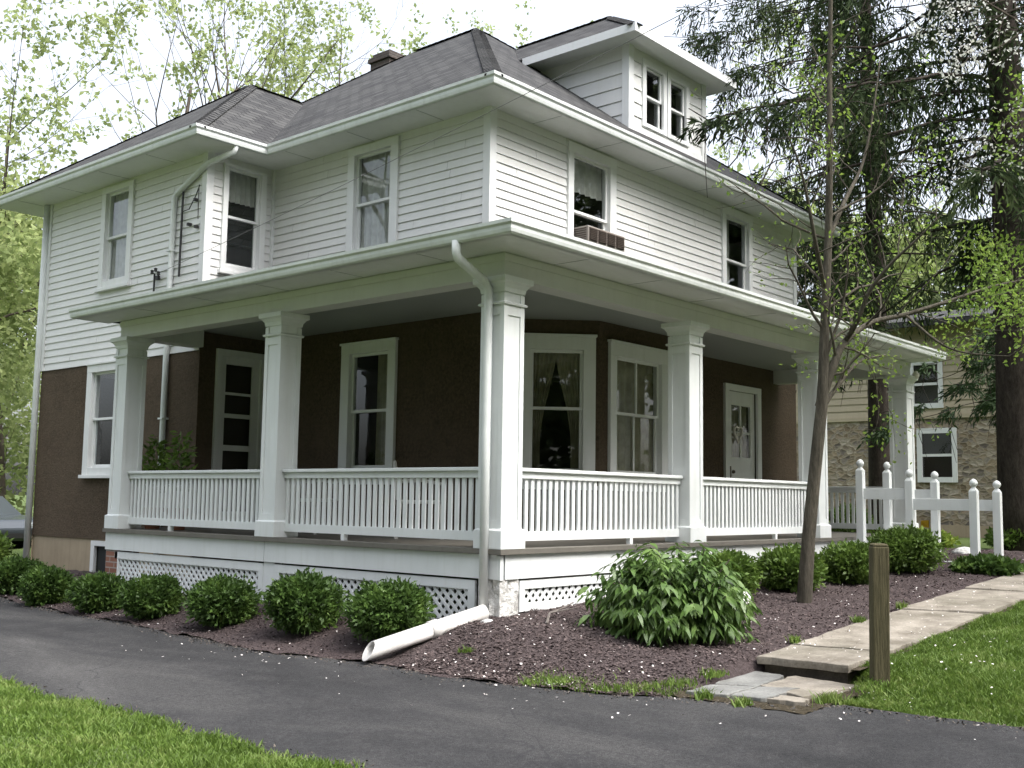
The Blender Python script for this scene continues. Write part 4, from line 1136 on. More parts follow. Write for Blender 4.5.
# porch chairs
def porch_chair(x, y, rz, label):
    T = thing('porch_chair', label, 'chair', (x, y, 0), rz, 'chairs on the porch')
    m = MB(); m.box((-.26, -.25, .38), (.26, .25, .42)); m.build('seat', WICKER, T, bevel=.02)
    m = MB(); prev = None
    pts = [(.29 * math.cos(t), -.24 - .05 * math.sin(t), .42 + .42 * math.sin(t)) for t in np.linspace(0, math.pi, 15)]
    m.tube(pts, .018, 6)
    for k in range(1, 6):
        u = -.25 + k * .083; zt_ = .42 + .42 * math.sqrt(max(.05, 1 - (u / .29) ** 2)); m.tube([(u, -.24, .42), (u, -.28, zt_)], .010, 5)
    for k in range(3): m.tube([(-.2, -.255 - .01 * k, .52 + .09 * k), (.2, -.255 - .01 * k, .52 + .09 * k)], .008, 5)
    m.build('backrest', WICKER, T)
    for sx in (-1, 1):
        for sy in (-1, 1):
            m = MB(); m.tube([(sx * .23, sy * .22, .39), (sx * .25, sy * .25, 0)], .02, 6); m.build('leg', WICKER, T)
        m = MB(); m.tube([(sx * .27, -.24, .62), (sx * .30, 0, .64), (sx * .28, .24, .60), (sx * .26, .24, .4)], .018, 6); m.build('armrest', WICKER, T)
porch_chair(1.10, 4.05, R(200), 'white wicker chair behind the porch rail, the one near the tall lower window')
porch_chair(1.25, 2.30, R(225), 'white wicker chair behind the porch rail, the one closest to the corner column')

# potted plants
def potted(x, y, s, h, label, seed):
    T = thing('potted_plant', label, 'potted plant', (x, y, 0), 0, 'potted plants on the porch')
    m = MB(); m.lathe([(.09, 0), (.13, .22), (.15, .22), (.15, .27), (.125, .27), (.12, .24), (0, .24)], (0, 0, 0), 14); m.build('pot', TERRA, T)
    m = MB(); m.lathe([(.12, 0), (.17, .02), (.17, .55), (.12, .56)], (0, 0, -.0), 10)
    rng = np.random.default_rng(seed); n = 260
    base = np.zeros((n, 3)); az = rng.uniform(0, 6.28, n); el = rng.uniform(.4, 1.45, n); L = rng.uniform(.3, 1, n) ** .6
    tip = np.stack([np.cos(az) * np.cos(el) * s, np.sin(az) * np.cos(el) * s, .25 + np.sin(el) * h], 1) * 1
    P = np.array([0, 0, .25]) + (tip - np.array([0, 0, .25])) * L[:, None]
    D = np.stack([np.cos(az), np.sin(az), rng.normal(.2, .6, n)], 1)
    v, q = leaf_quads(P, D, rng.uniform(.07, .14, n), .045, rng)
    np_mesh('foliage', v, q, L_BUSH2, T)
potted(.45, 5.83, .19, 1.0, 'bushy green potted plant behind the left end of the porch rail', 3)
potted(.42, 6.36, .13, .95, 'slim upright potted plant next to the end porch column', 4)

# marker flag
T = thing('marker_flag', 'small yellow marker flag in the grass beyond the steps', 'flag', (14.5, 1.55, ground(14.5, 1.55)))
m = MB(); m.tube([(0, 0, -.1), (0, 0, .45)], .006, 5); m.build('stick', BLACK, T)
m = MB(); m.face([(0, 0, .30), (.02, .18, .32), (.0, .16, .44), (0, 0, .45)]); m.face([(.004, 0, .30), (.024, .18, .32), (.004, .16, .44), (.004, 0, .45)]); m.build('flag', YELLOW, T)

# ---------------------------------------------------------------- shrubs
def bush(name, loc, r, h, n, L, Wd, mat, label, group, seed, droop=.2, lobes=7, cat='shrub'):
    rng = np.random.default_rng(seed)
    z0 = ground(loc[0], loc[1])
    T = thing(name, label, cat, (loc[0], loc[1], z0), 0, group)
    d = rng.normal(size=(n, 3)); d /= np.linalg.norm(d, axis=1, keepdims=True)
    bl = rng.normal(size=(lobes * 2, 3)); bl /= np.linalg.norm(bl, axis=1, keepdims=True); bl[:, 2] = np.abs(bl[:, 2]) * .9 - .1
    E3 = np.array([r * .80, r * .80, h * .46]); C = np.array([0, 0, h * .47]) + bl * E3 * .66
    k = rng.integers(0, lobes * 2, n); own = rng.random(n) < .5
    rad = rng.uniform(.35, 1.0, n) ** .5 * (1 + rng.normal(0, .09, n)) * (1 + .09 * np.sin(d[:, 0] * 6 + seed) * np.sin(d[:, 1] * 7 + seed * 2))
    P = np.where(own[:, None], np.array([0, 0, h * .47]) + d * E3 * rad[:, None], C[k] + d * np.array([r, r, h * .6]) * .42 * rad[:, None])
    lobes = lobes * 2
    P[:, 2] = np.maximum(P[:, 2] - .03, .02 + rng.uniform(0, .05, n))
    D = d + rng.normal(0, .75, (n, 3)) + np.array([0, 0, .35 - droop])
    v, q = leaf_quads(P, D, L * rng.uniform(.7, 1.25, n), Wd * rng.uniform(.8, 1.2, n), rng)
    np_mesh('foliage', v, q, mat, T)
    m = MB()
    for j in range(14):
        c = C[rng.integers(0, lobes)]; e = Vector(c) * 1.08; m.tube([(rng.normal(0, .04), rng.normal(0, .04), -.05), tuple(Vector(c) * .5), tuple(e)], [.012, .009, .004], 4)
    m.build('stems', BARK_D, T)
    return T
SH = [((-.76, 6.72), .35, .54, 'rounded green shrub by the driveway, nearest the far left downspout'),
      ((-.76, 5.42), .345, .53, 'rounded green shrub below the basement window corner of the porch'),
      ((-.78, 4.28), .345, .54, 'rounded green shrub in front of the middle of the far left lattice'),
      ((-.78, 2.98), .385, .58, 'rounded green shrub in front of the joint of the two left lattice panels'),
      ((-.78, 1.70), .385, .62, 'rounded green shrub left of the one nearest the drain pipe'),
      ((-.66, .70), .40, .60, 'rounded green shrub closest to the white drain pipe')]
for i, (p, r, h, lab) in enumerate(SH): bush('round_shrub', p, r * (1.05 + .04 * (i % 2)), h * (.94, .88, .93, .90, .95, .92)[i], 7500, .055, .026, L_BUSH, lab, 'round shrubs along the driveway', 40 + i)
bush('untrimmed_shrub', (-.35, 8.4), .52, .50, 5000, .07, .032, L_BUSH, 'loose dark shrub at the left end of the driveway bed', 'round shrubs along the driveway', 61)
bush('untrimmed_shrub', (.10, 10.8), .6, .85, 5000, .09, .04, L_BUSH2, 'taller loose shrub in front of the parked car', 'shrubs at the left rear corner', 62)
# big drooping shrub: whorls of long leaves
def big_shrub():
    rng = np.random.default_rng(99); loc = (.66, -1.36); z0 = ground(*loc)
    T = thing('large_leaf_shrub', 'big bushy shrub with long drooping leaves in the front mulch bed', 'shrub', (loc[0], loc[1], z0))
    Ps, Ds = [], []; st = MB()
    for s in range(620):
        az = rng.uniform(0, 2 * np.pi); el = math.asin(rng.uniform(-.05, .99)); rr = rng.uniform(.62, 1.0) if rng.random() < .75 else rng.uniform(.3, .62)
        ce = math.cos(el) ** .62
        tip = np.array([math.cos(az) * ce * .68, math.sin(az) * ce * .68, .06 + math.sin(el) * .68 + .05]) * np.array([rr, rr, rr]) + rng.normal(0, .05, 3)
        out = tip - np.array([0, 0, .25]); out /= np.linalg.norm(out)
        if s % 5 == 0: st.tube([(rng.normal(0, .06), rng.normal(0, .06), -.05), tuple(tip * .55), tuple(tip)], [.012, .009, .005], 4)
        for k in range(13):
            a = 2.4 * k + rng.normal(0, .2)
            side = np.array([math.cos(a), math.sin(a), 0.0])
            Dv = side * .75 + out * .6 + np.array([0, 0, -.40 - .5 * rng.random()])
            Ps.append(tip - out * .012 * k * 1.2 + rng.normal(0, .01, 3)); Ds.append(Dv)
    P, D = np.array(Ps), np.array(Ds); n = len(P); D /= np.linalg.norm(D, axis=1, keepdims=True)
    L = rng.uniform(.07, .145, n)[:, None]; Wd = L * rng.uniform(.26, .36, n)[:, None]
    upv = np.array([0, 0, 1.0]) + rng.normal(0, .35, (n, 3)); S_ = np.cross(D, upv); S_ /= np.linalg.norm(S_, axis=1, keepdims=True)
    g = np.array([0, 0, -1.0])
    m1, m2, tp = P + D * L * .4, P + D * L * .72 + g * L * .10, P + D * L * .95 + g * L * .32
    v = np.stack([P, m1 + S_ * Wd * .5, m2 + S_ * Wd * .4, tp, m2 - S_ * Wd * .4, m1 - S_ * Wd * .5], 1).reshape(-1, 3)
    b = np.arange(n)[:, None] * 6
    np_mesh('foliage', v, np.concatenate([b + np.array([[0, 1, 2, 5]]), b + np.array([[5, 2, 3, 4]])]), L_BIG, T)
    st.build('stems', BARK_D, T)
big_shrub()
for i, (p, r, h, lab) in enumerate([((2.55, -.80), .36, .50, 'small bright shrub just right of and behind the big drooping shrub'),
     ((3.52, -1.00), .42, .50, 'bright green shrub behind the trunk of the slim young tree'),
     ((4.55, -1.22), .40, .50, 'bright green shrub behind the timber post'),
     ((5.9, -1.30), .50, .60, 'wide bright shrub in front of the near stair rail'),
     ]): bush('spreading_shrub', p, r, h, 6500, .06, .028, L_BUSH2, lab, 'spreading shrubs in the right mulch bed', 80 + i)
bush('low_shrub', (6.55, -2.05), .42, .20, 2600, .09, .05, L_BUSH, 'low dark groundcover plant at the edge of the stone walk', None, 91)
bush('groundcover_plant', (9.6, -.1), .55, .30, 2600, .09, .05, L_HOSTA, 'yellow green leafy groundcover seen between the stair rails', None, 92)
bush('groundcover_plant', (11.6, -.9), .5, .34, 1500, .10, .05, L_BUSH2, 'green leafy plant at the foot of the big spruce', None, 93)
bush('upright_shrub', (12.2, 2.2), .5, .8, 3000, .09, .04, L_BUSH2, 'upright green shrub beyond the porch end rail', None, 94)

# fallen twig in mulch
mb = MB(); mb.tube([(.02, -.52, -.60), (.18, -.42, -.53), (.40, -.40, -.50), (.62, -.34, -.47)], [.012, .010, .008, .004], 5); mb.tube([(.18, -.42, -.53), (.30, -.52, -.50), (.42, -.54, -.49)], [.008, .006, .003], 5)
tag(mb.build('fallen_twig', TWIG, None), 'dry grey twig lying on the mulch left of the big shrub', 'twig')

# ================================================================== trees
class Grow:
    def __init__(s, seed): s.mb = MB(); s.r = random.Random(seed); s.tips = []; s.minr = .004
    def branch(s, p, d, l, r, lev, maxlev, up=.25, wig=.22, kids=(3, 5), ang=(35, 65), shrink=.62, segs=6, start=.3, tipf=.2, ok=None, sides=None):
        R_ = s.r; p = Vector(p); d = Vector(d).normalized(); path = [p.copy()]; rad = [r]; dirs = [d.copy()]
        for i in range(segs):
            w = Vector((R_.gauss(0, 1), R_.gauss(0, 1), R_.gauss(0, 1))) * wig
            d = (d + w * .5 + Vector((0, 0, up * .25))).normalized()
            p = p + d * (l / segs); path.append(p.copy()); rad.append(r * (1 - (1 - tipf) * (i + 1) / segs)); dirs.append(d.copy())
        if ok and not all(ok(q) for q in path): return
        s.mb.tube([tuple(q) for q in path], rad, sides or (8 if lev == 0 else 5 if lev == 1 else 3), caps=False)
        for i in range(1, segs + 1):
            if lev >= maxlev - 1 or (lev == maxlev - 2 and i > segs * .5):
                s.tips.append((path[i], dirs[i], lev))
        if lev < maxlev:
            n = R_.randint(*kids)
            for k in range(n):
                t = start + (1 - start) * (k + R_.random()) / n; f = t * segs; i = min(segs - 1, int(f)); q = path[i].lerp(path[i + 1], f - i)
                dd = dirs[i + 1]; az = R_.uniform(0, 2 * math.pi); a = math.radians(R_.uniform(*ang))
                o = dd.orthogonal().normalized(); o2 = dd.cross(o)
                nd = dd * math.cos(a) + (o * math.cos(az) + o2 * math.sin(az)) * math.sin(a)
                s.branch(q, nd, l * shrink * (1.15 - .45 * t) * R_.uniform(.8, 1.2), max(s.minr, rad[i] * .55), lev + 1, maxlev, up, wig, kids, ang, shrink, segs, .25, tipf, ok)
def crown(tips, per, jit, L, Wd, rng, droop=.0, ok=None, sub=1.0):
    if sub < 1: tips = [t for t in tips if rng.random() < sub]
    T = np.array([tuple(t[0]) for t in tips]); Dd = np.array([tuple(t[1]) for t in tips])
    idx = np.repeat(np.arange(len(T)), per)
    P = T[idx] + rng.normal(0, jit, (len(idx), 3))
    if ok is not None:
        keep = np.array([ok(Vector(p)) for p in P]); P = P[keep]; idx = idx[keep]
    D = rng.normal(0, 1, (len(P), 3)) + Dd[idx] * .4 + np.array([0, 0, -droop])
    return leaf_quads(P, D, L * rng.uniform(.6, 1.3, len(P)), Wd * rng.uniform(.7, 1.2, len(P)), rng)
def tree(name, label, base, H, seed, trunk_r, mat, barkm=BARK_D, group=None, per=5, jit=.3, L=.2, Wd=.12, maxlev=3, kids=(4, 6), lean=(0, 0, 1), up=.25, start=.3, ang=(30, 60), frac=.75, shrink=.62, droop=.1, ok=None, sub=1.0, minr=.004):
    T = thing(name, label, 'tree', base, 0, group)
    g = Grow(seed); g.minr = minr; g.branch((0, 0, -.3), lean, H * frac, trunk_r, 0, maxlev, up, .18, kids, ang, shrink, 8, start, .15, ok)
    g.mb.build('trunk', barkm, T)
    v, q = crown(g.tips, per, jit, L, Wd, np.random.default_rng(seed), droop, ok, sub)
    np_mesh('crown', v, q, mat, T)
    return T
GZ = -.95
# behind the house
tree('bare_leafy_tree', 'tall sparse spring tree rising behind the left roof apex', (12.2, 26.3, GZ), 21, 101, .32, L_PALE, per=15, jit=.15, L=.19, Wd=.13, sub=.15, minr=.007, kids=(5, 6), start=.25, group='pale trees behind the roof', ang=(25, 50))
tree('bare_leafy_tree', 'pale sparse tree fanning out above the middle of the left roof', (9.6, 25.5, GZ), 18, 102, .26, L_PALE, per=15, jit=.15, L=.19, Wd=.13, sub=.15, minr=.007, kids=(5, 6), start=.22, group='pale trees behind the roof', ang=(30, 60))
tree('bare_leafy_tree', 'wide pale tree spreading above the left end of the eaves', (7.4, 26.5, GZ), 17, 105, .17, L_PALE, per=15, jit=.15, L=.19, Wd=.13, sub=.15, minr=.007, kids=(5, 6), start=.3, group='pale trees behind the roof', ang=(35, 65))
tree('bare_leafy_tree', 'pale sparse tree rising behind the chimney', (18.8, 23.5, GZ), 21, 103, .30, L_PALE, per=15, jit=.15, L=.19, Wd=.13, sub=.15, minr=.007, kids=(4, 6), start=.3, group='pale trees behind the roof', ang=(25, 50))
tree('bare_leafy_tree', 'thin pale tree showing above the dormer roof', (30.5, 17.5, GZ), 22, 104, .30, L_PALE, per=15, jit=.15, L=.19, Wd=.13, sub=.15, minr=.007, kids=(4, 5), start=.4, group='pale trees behind the roof', ang=(25, 50))
# left background wood
for i, (x, y, H, m_, lab) in enumerate([(4.6, 25.5, 11, L_PALE, 'leafy green tree showing beside the far left wall corner, behind the car'), (10.2, 36, 13, L_PALE, 'pale green tree behind the leafy one at the left picture edge'),
        (.6, 29, 12, L_PALE, 'dense green tree farthest left along the driveway'), (3.2, 38, 15, L_DARK, 'darker green tree deep behind the driveway end')]):
    tree('garden_tree', lab, (x, y, GZ), H, 120 + i, .2, m_, per=12, jit=.42, L=.22, Wd=.14, kids=(5, 7), start=.12, group='trees beyond the driveway end', ang=(40, 75))
# right background
for i, (x, y, H, m_, lab) in enumerate([(35, 14.5, 15, L_PALE, 'pale leafy tree beyond the right end of the roof'), (43, 8.5, 13, L_MID, 'mid green tree far behind the stone house'), (36, 24, 14, L_PALE, 'pale tree far behind the right end of the house')]):
    tree('garden_tree', lab, (x, y, -.4), H, 140 + i, .25, m_, per=6, jit=.5, L=.4, Wd=.24, kids=(5, 6), start=.2, group='trees beyond the stone house', ang=(35, 65))
# maple whose branch hangs into the top left corner
def house_clear(p):
    if .3 < p.x < 10.9 and p.y > -1.2 and p.z < 5.7: return False
    if not (.3 < p.x < 11.3 and p.y > 1.45 and p.y < 12.4): return True
    if 4.7 < p.x < 8.0 and p.y > 1.8 and p.z < 8.4: return False
    if p.y < 1.76 and p.z > 4.9: return p.z > 5.6
    return p.z > 5.55 + .755 * max(0, min(p.y - 1.76, 11.2 - p.x, 4.3))
tree('overhanging_tree', 'leafy tree whose branch hangs into the top left corner', (-4.6, 12.2, GZ), 14, 161, .2, L_MID, per=14, jit=.16, L=.08, Wd=.052, sub=.5, kids=(5, 6), start=.6, ang=(45, 75), frac=.8)
# unseen street trees: mirrored in panes, more and denser ones added to darken porch
for i, (x, y, H, lab) in enumerate([(-21, 3, 18, 'halfway along the far side of the driveway'), (-22, -7, 18, 'at the street end of the driveway, far side'), (-19, -18, 19, 'diagonally across the street from the porch corner'),
        (-8, -24, 18, 'straight across the street from the driveway'), (2, -25, 18, 'across the street from the timber post'), (12, -23, 18, 'across the street from the porch steps'), (21, -20, 19, 'across the street from the thick spruce'), (30, -12, 17, 'beyond the lawn on the side of the stone house')]):
    tree('unseen_street_tree', 'unseen broad leafy tree ' + lab, (x, y, -1), H, 170 + i, .3, L_MID, per=16, jit=.85, L=.50, Wd=.36, kids=(5, 6), start=.12, group='unseen trees across the street', ang=(40, 70))

# young tree by the walk: main limbs laid out joint by joint
YT = thing('young_tree', 'slim young tree with forked trunk and few fresh leaves in the mulch bed', 'tree', (2.92, -1.43, ground(2.92, -1.43)))
YB0 = Vector((2.92, -1.43, ground(2.92, -1.43)))
g = Grow(200)
limbs = {
 'main': ([(2.92, -1.43, -.72), (2.90, -1.51, .09), (2.88, -1.6, .78), (2.86, -1.7, 1.52), (2.86, -1.73, 2.16), (2.85, -1.79, 3.07), (2.78, -1.85, 3.96), (2.8, -1.86, 4.9), (2.7, -1.95, 6.1)], [.115, .095, .088, .082, .066, .056, .045, .036, .02]),
 'right': ([(2.87, -1.66, 1.40), (2.92, -1.79, 1.81), (3.05, -1.86, 2.06), (3.41, -1.99, 2.29), (3.72, -2.21, 2.39), (4.11, -2.54, 2.56), (4.53, -2.91, 2.75), (5.04, -3.36, 2.88)], [.07, .06, .05, .04, .034, .027, .02, .01]),
 'r2': ([(3.05, -1.86, 2.06), (2.96, -2.03, 2.24), (2.92, -2.18, 2.52), (2.93, -2.4, 2.77), (2.95, -2.63, 2.96), (2.97, -2.86, 3.17)], [.04, .034, .028, .022, .016, .008]),
 'r3': ([(3.72, -2.21, 2.39), (3.84, -2.47, 2.12), (3.92, -2.69, 1.99), (4.08, -3.02, 1.94)], [.024, .019, .014, .007]),
 'left': ([(2.86, -1.74, 2.57), (2.49, -1.82, 2.99), (2.32, -1.83, 3.35), (2.13, -1.83, 3.7), (1.94, -1.79, 3.95)], [.036, .028, .022, .015, .008]),
 'up2': ([(2.85, -1.79, 3.07), (3.11, -1.86, 3.52), (3.38, -1.93, 3.94), (3.51, -1.99, 4.44), (3.69, -2.02, 5.15)], [.036, .03, .023, .016, .008]),
 'low': ([(2.88, -1.66, 1.35), (3.15, -1.72, 1.62), (3.5, -1.80, 1.90), (3.95, -1.9, 2.02)], [.04, .032, .022, .012])}
for k, (pts, rad) in limbs.items():
    P = [Vector(p) - YB0 for p in pts]
    # smooth the polyline
    sm, sr = [], []
    for i in range(len(P) - 1):
        a, b = P[i], P[i + 1]; am = P[i - 1] if i else a; bm = P[i + 2] if i + 2 < len(P) else b
        for s_ in range(4):
            t = s_ / 4; sm.append(.5 * ((2 * a) + (b - am) * t + (2 * am - 5 * a + 4 * b - bm) * t * t + (3 * a - am - 3 * b + bm) * t ** 3)); sr.append(rad[i] + (rad[i + 1] - rad[i]) * t)
    sm.append(P[-1]); sr.append(rad[-1])
    sr = [q * .70 for q in sr]; g.mb.tube([tuple(p) for p in sm], sr, 9)
    st_ = 13 if k == 'main' else 3
    for i in range(st_, len(sm) - 1, 2 if k != 'main' else 1):
        for _ in range(1):
            d = (sm[i + 1] - sm[i]).normalized(); o = Vector((g.r.gauss(0, 1), g.r.gauss(0, 1), g.r.gauss(.25, .6))); o = (o - d * o.dot(d)).normalized()
            dd = d * .6 + o * .9
            if sm[i].y + YB0.y + dd.y > -.9: dd.y = -abs(dd.y) * .4
            g.branch(sm[i], dd, g.r.uniform(.5, 1.25), max(.006, sr[i] * .4), 1, 2, .25, .35, (2, 4), (30, 60), .6, 5, .3, .3)
g.mb.build('trunk', BARK_Y, YT, smooth=True)
rng = np.random.default_rng(201)
tp = [t for t in g.tips if rng.random() < (.8 if t[0].x + YB0.x > 3.5 else .22)]
v, q = crown(tp, 5, .07, .052, .03, rng, .5); np_mesh('crown', v, q, L_FRESH, YT)

# leafy maple and flowering tree reaching in from the right
MT = thing('overhanging_maple', 'fresh green leafy branches reaching in from the right edge over the lawn', 'tree', (7.6, -4.9, ground(7.6, -4.9)))
g = Grow(210); b0 = Vector((0, 0, 0))
g.mb.tube([(0, 0, -.4), (0, .05, 1.5), (.05, .1, 3), (0, .15, 5), (.1, .2, 7)], [.16, .14, .12, .09, .05], 9)
for z, dx, dy, l in ((2.3, -.5, .8, 2.5), (2.8, -.3, .9, 2.5), (3.2, -.6, .8, 2.3), (3.7, -.35, .9, 2.6), (4.3, -.5, .8, 2.3), (5.0, -.3, .9, 2.2), (5.0, .6, .3, 2.4), (4, .5, -.5, 2.5)):
    g.branch((0, .1, z), (dx, dy, .12), l, .035, 1, 3, .02, .25, (4, 5), (30, 60), .55, 6, .35, .2)
g.mb.build('trunk', BARK_D, MT); v, q = crown(g.tips, 5, .10, .06, .04, np.random.default_rng(5), .4); np_mesh('crown', v, q, L_FRESH, MT)
FT = thing('flowering_tree', 'white blossoming branches hanging into the top right corner', 'tree', (8.3, -4.3, ground(8.3, -4.3)))
g = Grow(220)
g.mb.tube([(0, 0, -.4), (.05, .05, 2), (-.05, .1, 4.2), (0, .1, 6.5), (0, .1, 8)], [.15, .13, .11, .08, .04], 9)
for z, dx, dy, l in ((6.3, -.5, .8, 2.9), (6.8, -.7, .7, 3.0), (7.2, -.4, .9, 2.8), (7.6, -.5, .8, 2.6), (6.2, .6, .3, 2.4), (5.8, .4, -.6, 2.4)):
    g.branch((0, .1, z), (dx, dy, .05), l, .04, 1, 3, .0, .25, (4, 6), (30, 60), .55, 6, .3, .2)
g.mb.build('trunk', BARK_D, FT); v, q = crown(g.tips, 2, .08, .055, .04, np.random.default_rng(6), .2); np_mesh('crown', v, q, L_BLOS, FT)

# spruces with drooping branches
def spruce(name, label, base, H, seed, r0, h0, Rmax, nb, leanv=(0, 0), dens=1.0, group='tall spruces at the right', twig=.55, azf=None, leafm=None):
    leafm = leafm or L_SPRUCE
    T = thing(name, label, 'tree', base, 0, group); B = Vector(base)
    rr = random.Random(seed); rng = np.random.default_rng(seed); mb = MB(); tw = MB()
    trunk = [Vector((leanv[0] * t, leanv[1] * t, -.4 + (H + .4) * t)) + Vector((.05 * math.sin(9 * t), .05 * math.cos(7 * t), 0)) for t in np.linspace(0, 1, 18)]
    mb.tube([tuple(p) for p in trunk], [r0 * (1.25 if i == 0 else 1) * (1 - .85 * i / 17) for i in range(18)], 14)
    at = lambda z: trunk[0].lerp(trunk[-1], (z + .4) / (H + .4))
    Ps, Ds, Ls = [], [], []
    ok = lambda p: house_clear(p + B)
    for k in range(nb):
        h = h0 + (H - h0) * ((k + rr.random()) / nb) ** 1.15
        f = (h - h0) / (H - h0); Lb = Rmax * (1 - f) ** .75 * rr.uniform(.6, 1.1) + .5
        az = 2.39996 * k + rr.uniform(-.3, .3)
        if azf: az = azf(rr, az)
        out = Vector((math.cos(az), math.sin(az), 0)); p = at(h)
        path = []; n = 10
        for i in range(n + 1):
            s = i / n; path.append(p + out * (Lb * s) + Vector((0, 0, Lb * (-.05 * s - .42 * s * s + .22 * s ** 4))) + Vector((rr.gauss(0, .03), rr.gauss(0, .03), rr.gauss(0, .02))) * Lb * s * .5)
        cut = len(path)
        for i, q in enumerate(path):
            if not ok(q): cut = i; break
        path = path[:cut]
        if len(path) < 3: continue
        mb.tube([tuple(q) for q in path], [max(.007, r0 * .095 * (1 - .8 * i / n)) for i in range(len(path))], 5, caps=False)
        side = out.cross(Vector((0, 0, 1)))
        ntw = int(Lb * 13 * dens)
        cen = [rr.uniform(.04, 1) for _ in range(max(3, int(Lb * 1.7)))]
        for j in range(ntw):
            s = min(.999, max(.01, rr.choice(cen) + rr.gauss(0, .035))) * (len(path) - 1); i = min(len(path) - 2, int(s)); q = path[i].lerp(path[i + 1], s - i)
            sg = rr.choice((-1, 1)); ll = twig * rr.uniform(.4, 1.5) * (1 - .35 * s / n)
            d = (side * sg * rr.uniform(.3, 1) + out * rr.uniform(.1, .8)).normalized()
            c = q.copy(); m = max(3, int(ll / .10))
            for t in range(m):
                d = (d + Vector((0, 0, -.34))).normalized(); c = c + d * (ll / m)
                for _ in range(2):
                    Ps.append(tuple(c + Vector((rr.gauss(0, .025), rr.gauss(0, .025), rr.gauss(0, .02))))); Ds.append(tuple(d + Vector((rr.gauss(0, .5), rr.gauss(0, .5), rr.gauss(-.1, .4))))); Ls.append(rr.uniform(.10, .22))
            if rr.random() < .10:
                e = q + Vector((rr.gauss(0, .12), rr.gauss(0, .12), -rr.uniform(.4, 1.2))); mb.tube([tuple(q), tuple(q.lerp(e, .5) + Vector((rr.gauss(0, .08), rr.gauss(0, .08), 0))), tuple(e)], [.009, .007, .004], 3, caps=False)
    P = np.array(Ps); keep = np.array([ok(Vector(p)) for p in P]); P, D, L = P[keep], np.array(Ds)[keep], np.array(Ls)[keep]
    v, q = leaf_quads(P, D, L, L * .19, rng, .1); np_mesh('crown', v, q, leafm, T)
    t = mb.build('trunk', BARK_S, T, smooth=True)
    return T
def toward(rr, az):   # favour the sides that show over the lawn and the house
    return az if rr.random() < .5 else rr.uniform(R(110), R(200))
spruce('spruce', 'huge spruce with thick trunk and drooping branches at the right picture edge', (11.75, -1.05, -.3), 19, 301, .40, 4.7, 6.3, 85, (-1.6, -.1), 1.0, twig=.9, azf=toward)
spruce('spruce', 'slimmer spruce trunk standing between porch end and stone house', (16.0, 3.1, -.35), 20, 302, .25, 4.6, 6.4, 108, (-.9, -.1), 1.0, twig=.95, azf=lambda rr, az: az if rr.random() < .45 else rr.uniform(R(125), R(205)))

# low spruce bough across the stone house comes from a small fir
spruce('young_fir', 'small dark green fir boughs in front of the stone house window', (14.3, -.15, -.35), 4.4, 304, .07, 2.75, 2.3, 20, (0, 0), 2.2, None, .4, leafm=L_FIR)

# ================================================================== stone house next door
NH = thing('stone_house', 'neighbouring house of rubble stone below and tan siding above', 'house', (22.5, 4, -.4))
fN = Fr((0, 0, 0), (0, 1, 0), (-1, 0, 0)); y0, y1 = -9.0, 7.2
nw = [(-.18, .62, 1.62, 2.80), (.14, .80, 3.62, 4.68), (1.42, 1.95, 1.62, 2.8), (-4.5, -3.6, 1.62, 2.8), (-4.5, -3.6, 3.7, 4.9)]
mb = MB(); flat_wall(mb, fN, y0, y1, .35, 3.2, nw); mb.xf = lambda u, n, z: (u, n, z); mb.face([(0, y1, .35), (10, y1, .35), (10, y1, 3.2), (0, y1, 3.2)]); mb.build('stone_wall', RUBBLE, NH, uv=True)
mb = MB(); lap_wall(mb, fN, y0, y1, 3.3, 5.8, nw, .19, .03, .004); mb.xf = lambda u, n, z: (u, n, z)
mb.face([(0, y1, 3.3), (10, y1, 3.3), (10, y1, 5.8), (0, y1, 5.8)]); mb.build('upper_siding', TANSIDE, NH)
mb = MB(fN); mb.box((y0, -.02, 3.2), (y1, .05, 3.3)); mb.build('belt_board', TANSIDE, NH)
mb = MB(); flat_wall(mb, Fr((-.03, 0, 0), (0, 1, 0), (-1, 0, 0)), y0, y1, -.6, .35); mb.build('foundation', CONC, NH)
mb = MB(); mb.face([(-.6, y0 - .4, 5.8), (-.6, y1 + .4, 5.8), (5, y1 + .4, 7.0), (5, y0 - .4, 7.0)]); mb.face([(5, y0 - .4, 7.0), (5, y1 + .4, 7.0), (10.6, y1 + .4, 5.8), (10.6, y0 - .4, 5.8)]); mb.box((-.62, y0 - .4, 5.66), (-.56, y1 + .4, 5.82)); mb.build('roof', SHINGLE, NH, uv=True)
for a, b, c, d in nw:
    mb = MB(fN)
    for bx in (((a - .13, -.01, d), (b + .13, .05, d + .14)), ((a - .13, -.01, c - .14), (a, .048, d)), ((b, -.01, c - .14), (b + .13, .048, d)), ((a, -.01, c - .14), (b, .06, c)), ((a, -.05, (c + d) / 2 - .035), (b, .02, (c + d) / 2 + .035))): mb.box(*bx)
    f = mb.build('window', TRIM, NH); gm = MB(fN); gm.face([(a, -.03, c), (b, -.03, c), (b, -.03, d), (a, -.03, d)]); gm.build('pane', GLASS, f)
    im = MB(fN); im.face([(a - .2, -.4, c - .2), (b + .2, -.4, c - .2), (b + .2, -.4, d + .2), (a - .2, -.4, d + .2)]); im.build('dark_room', DARKIN, f)

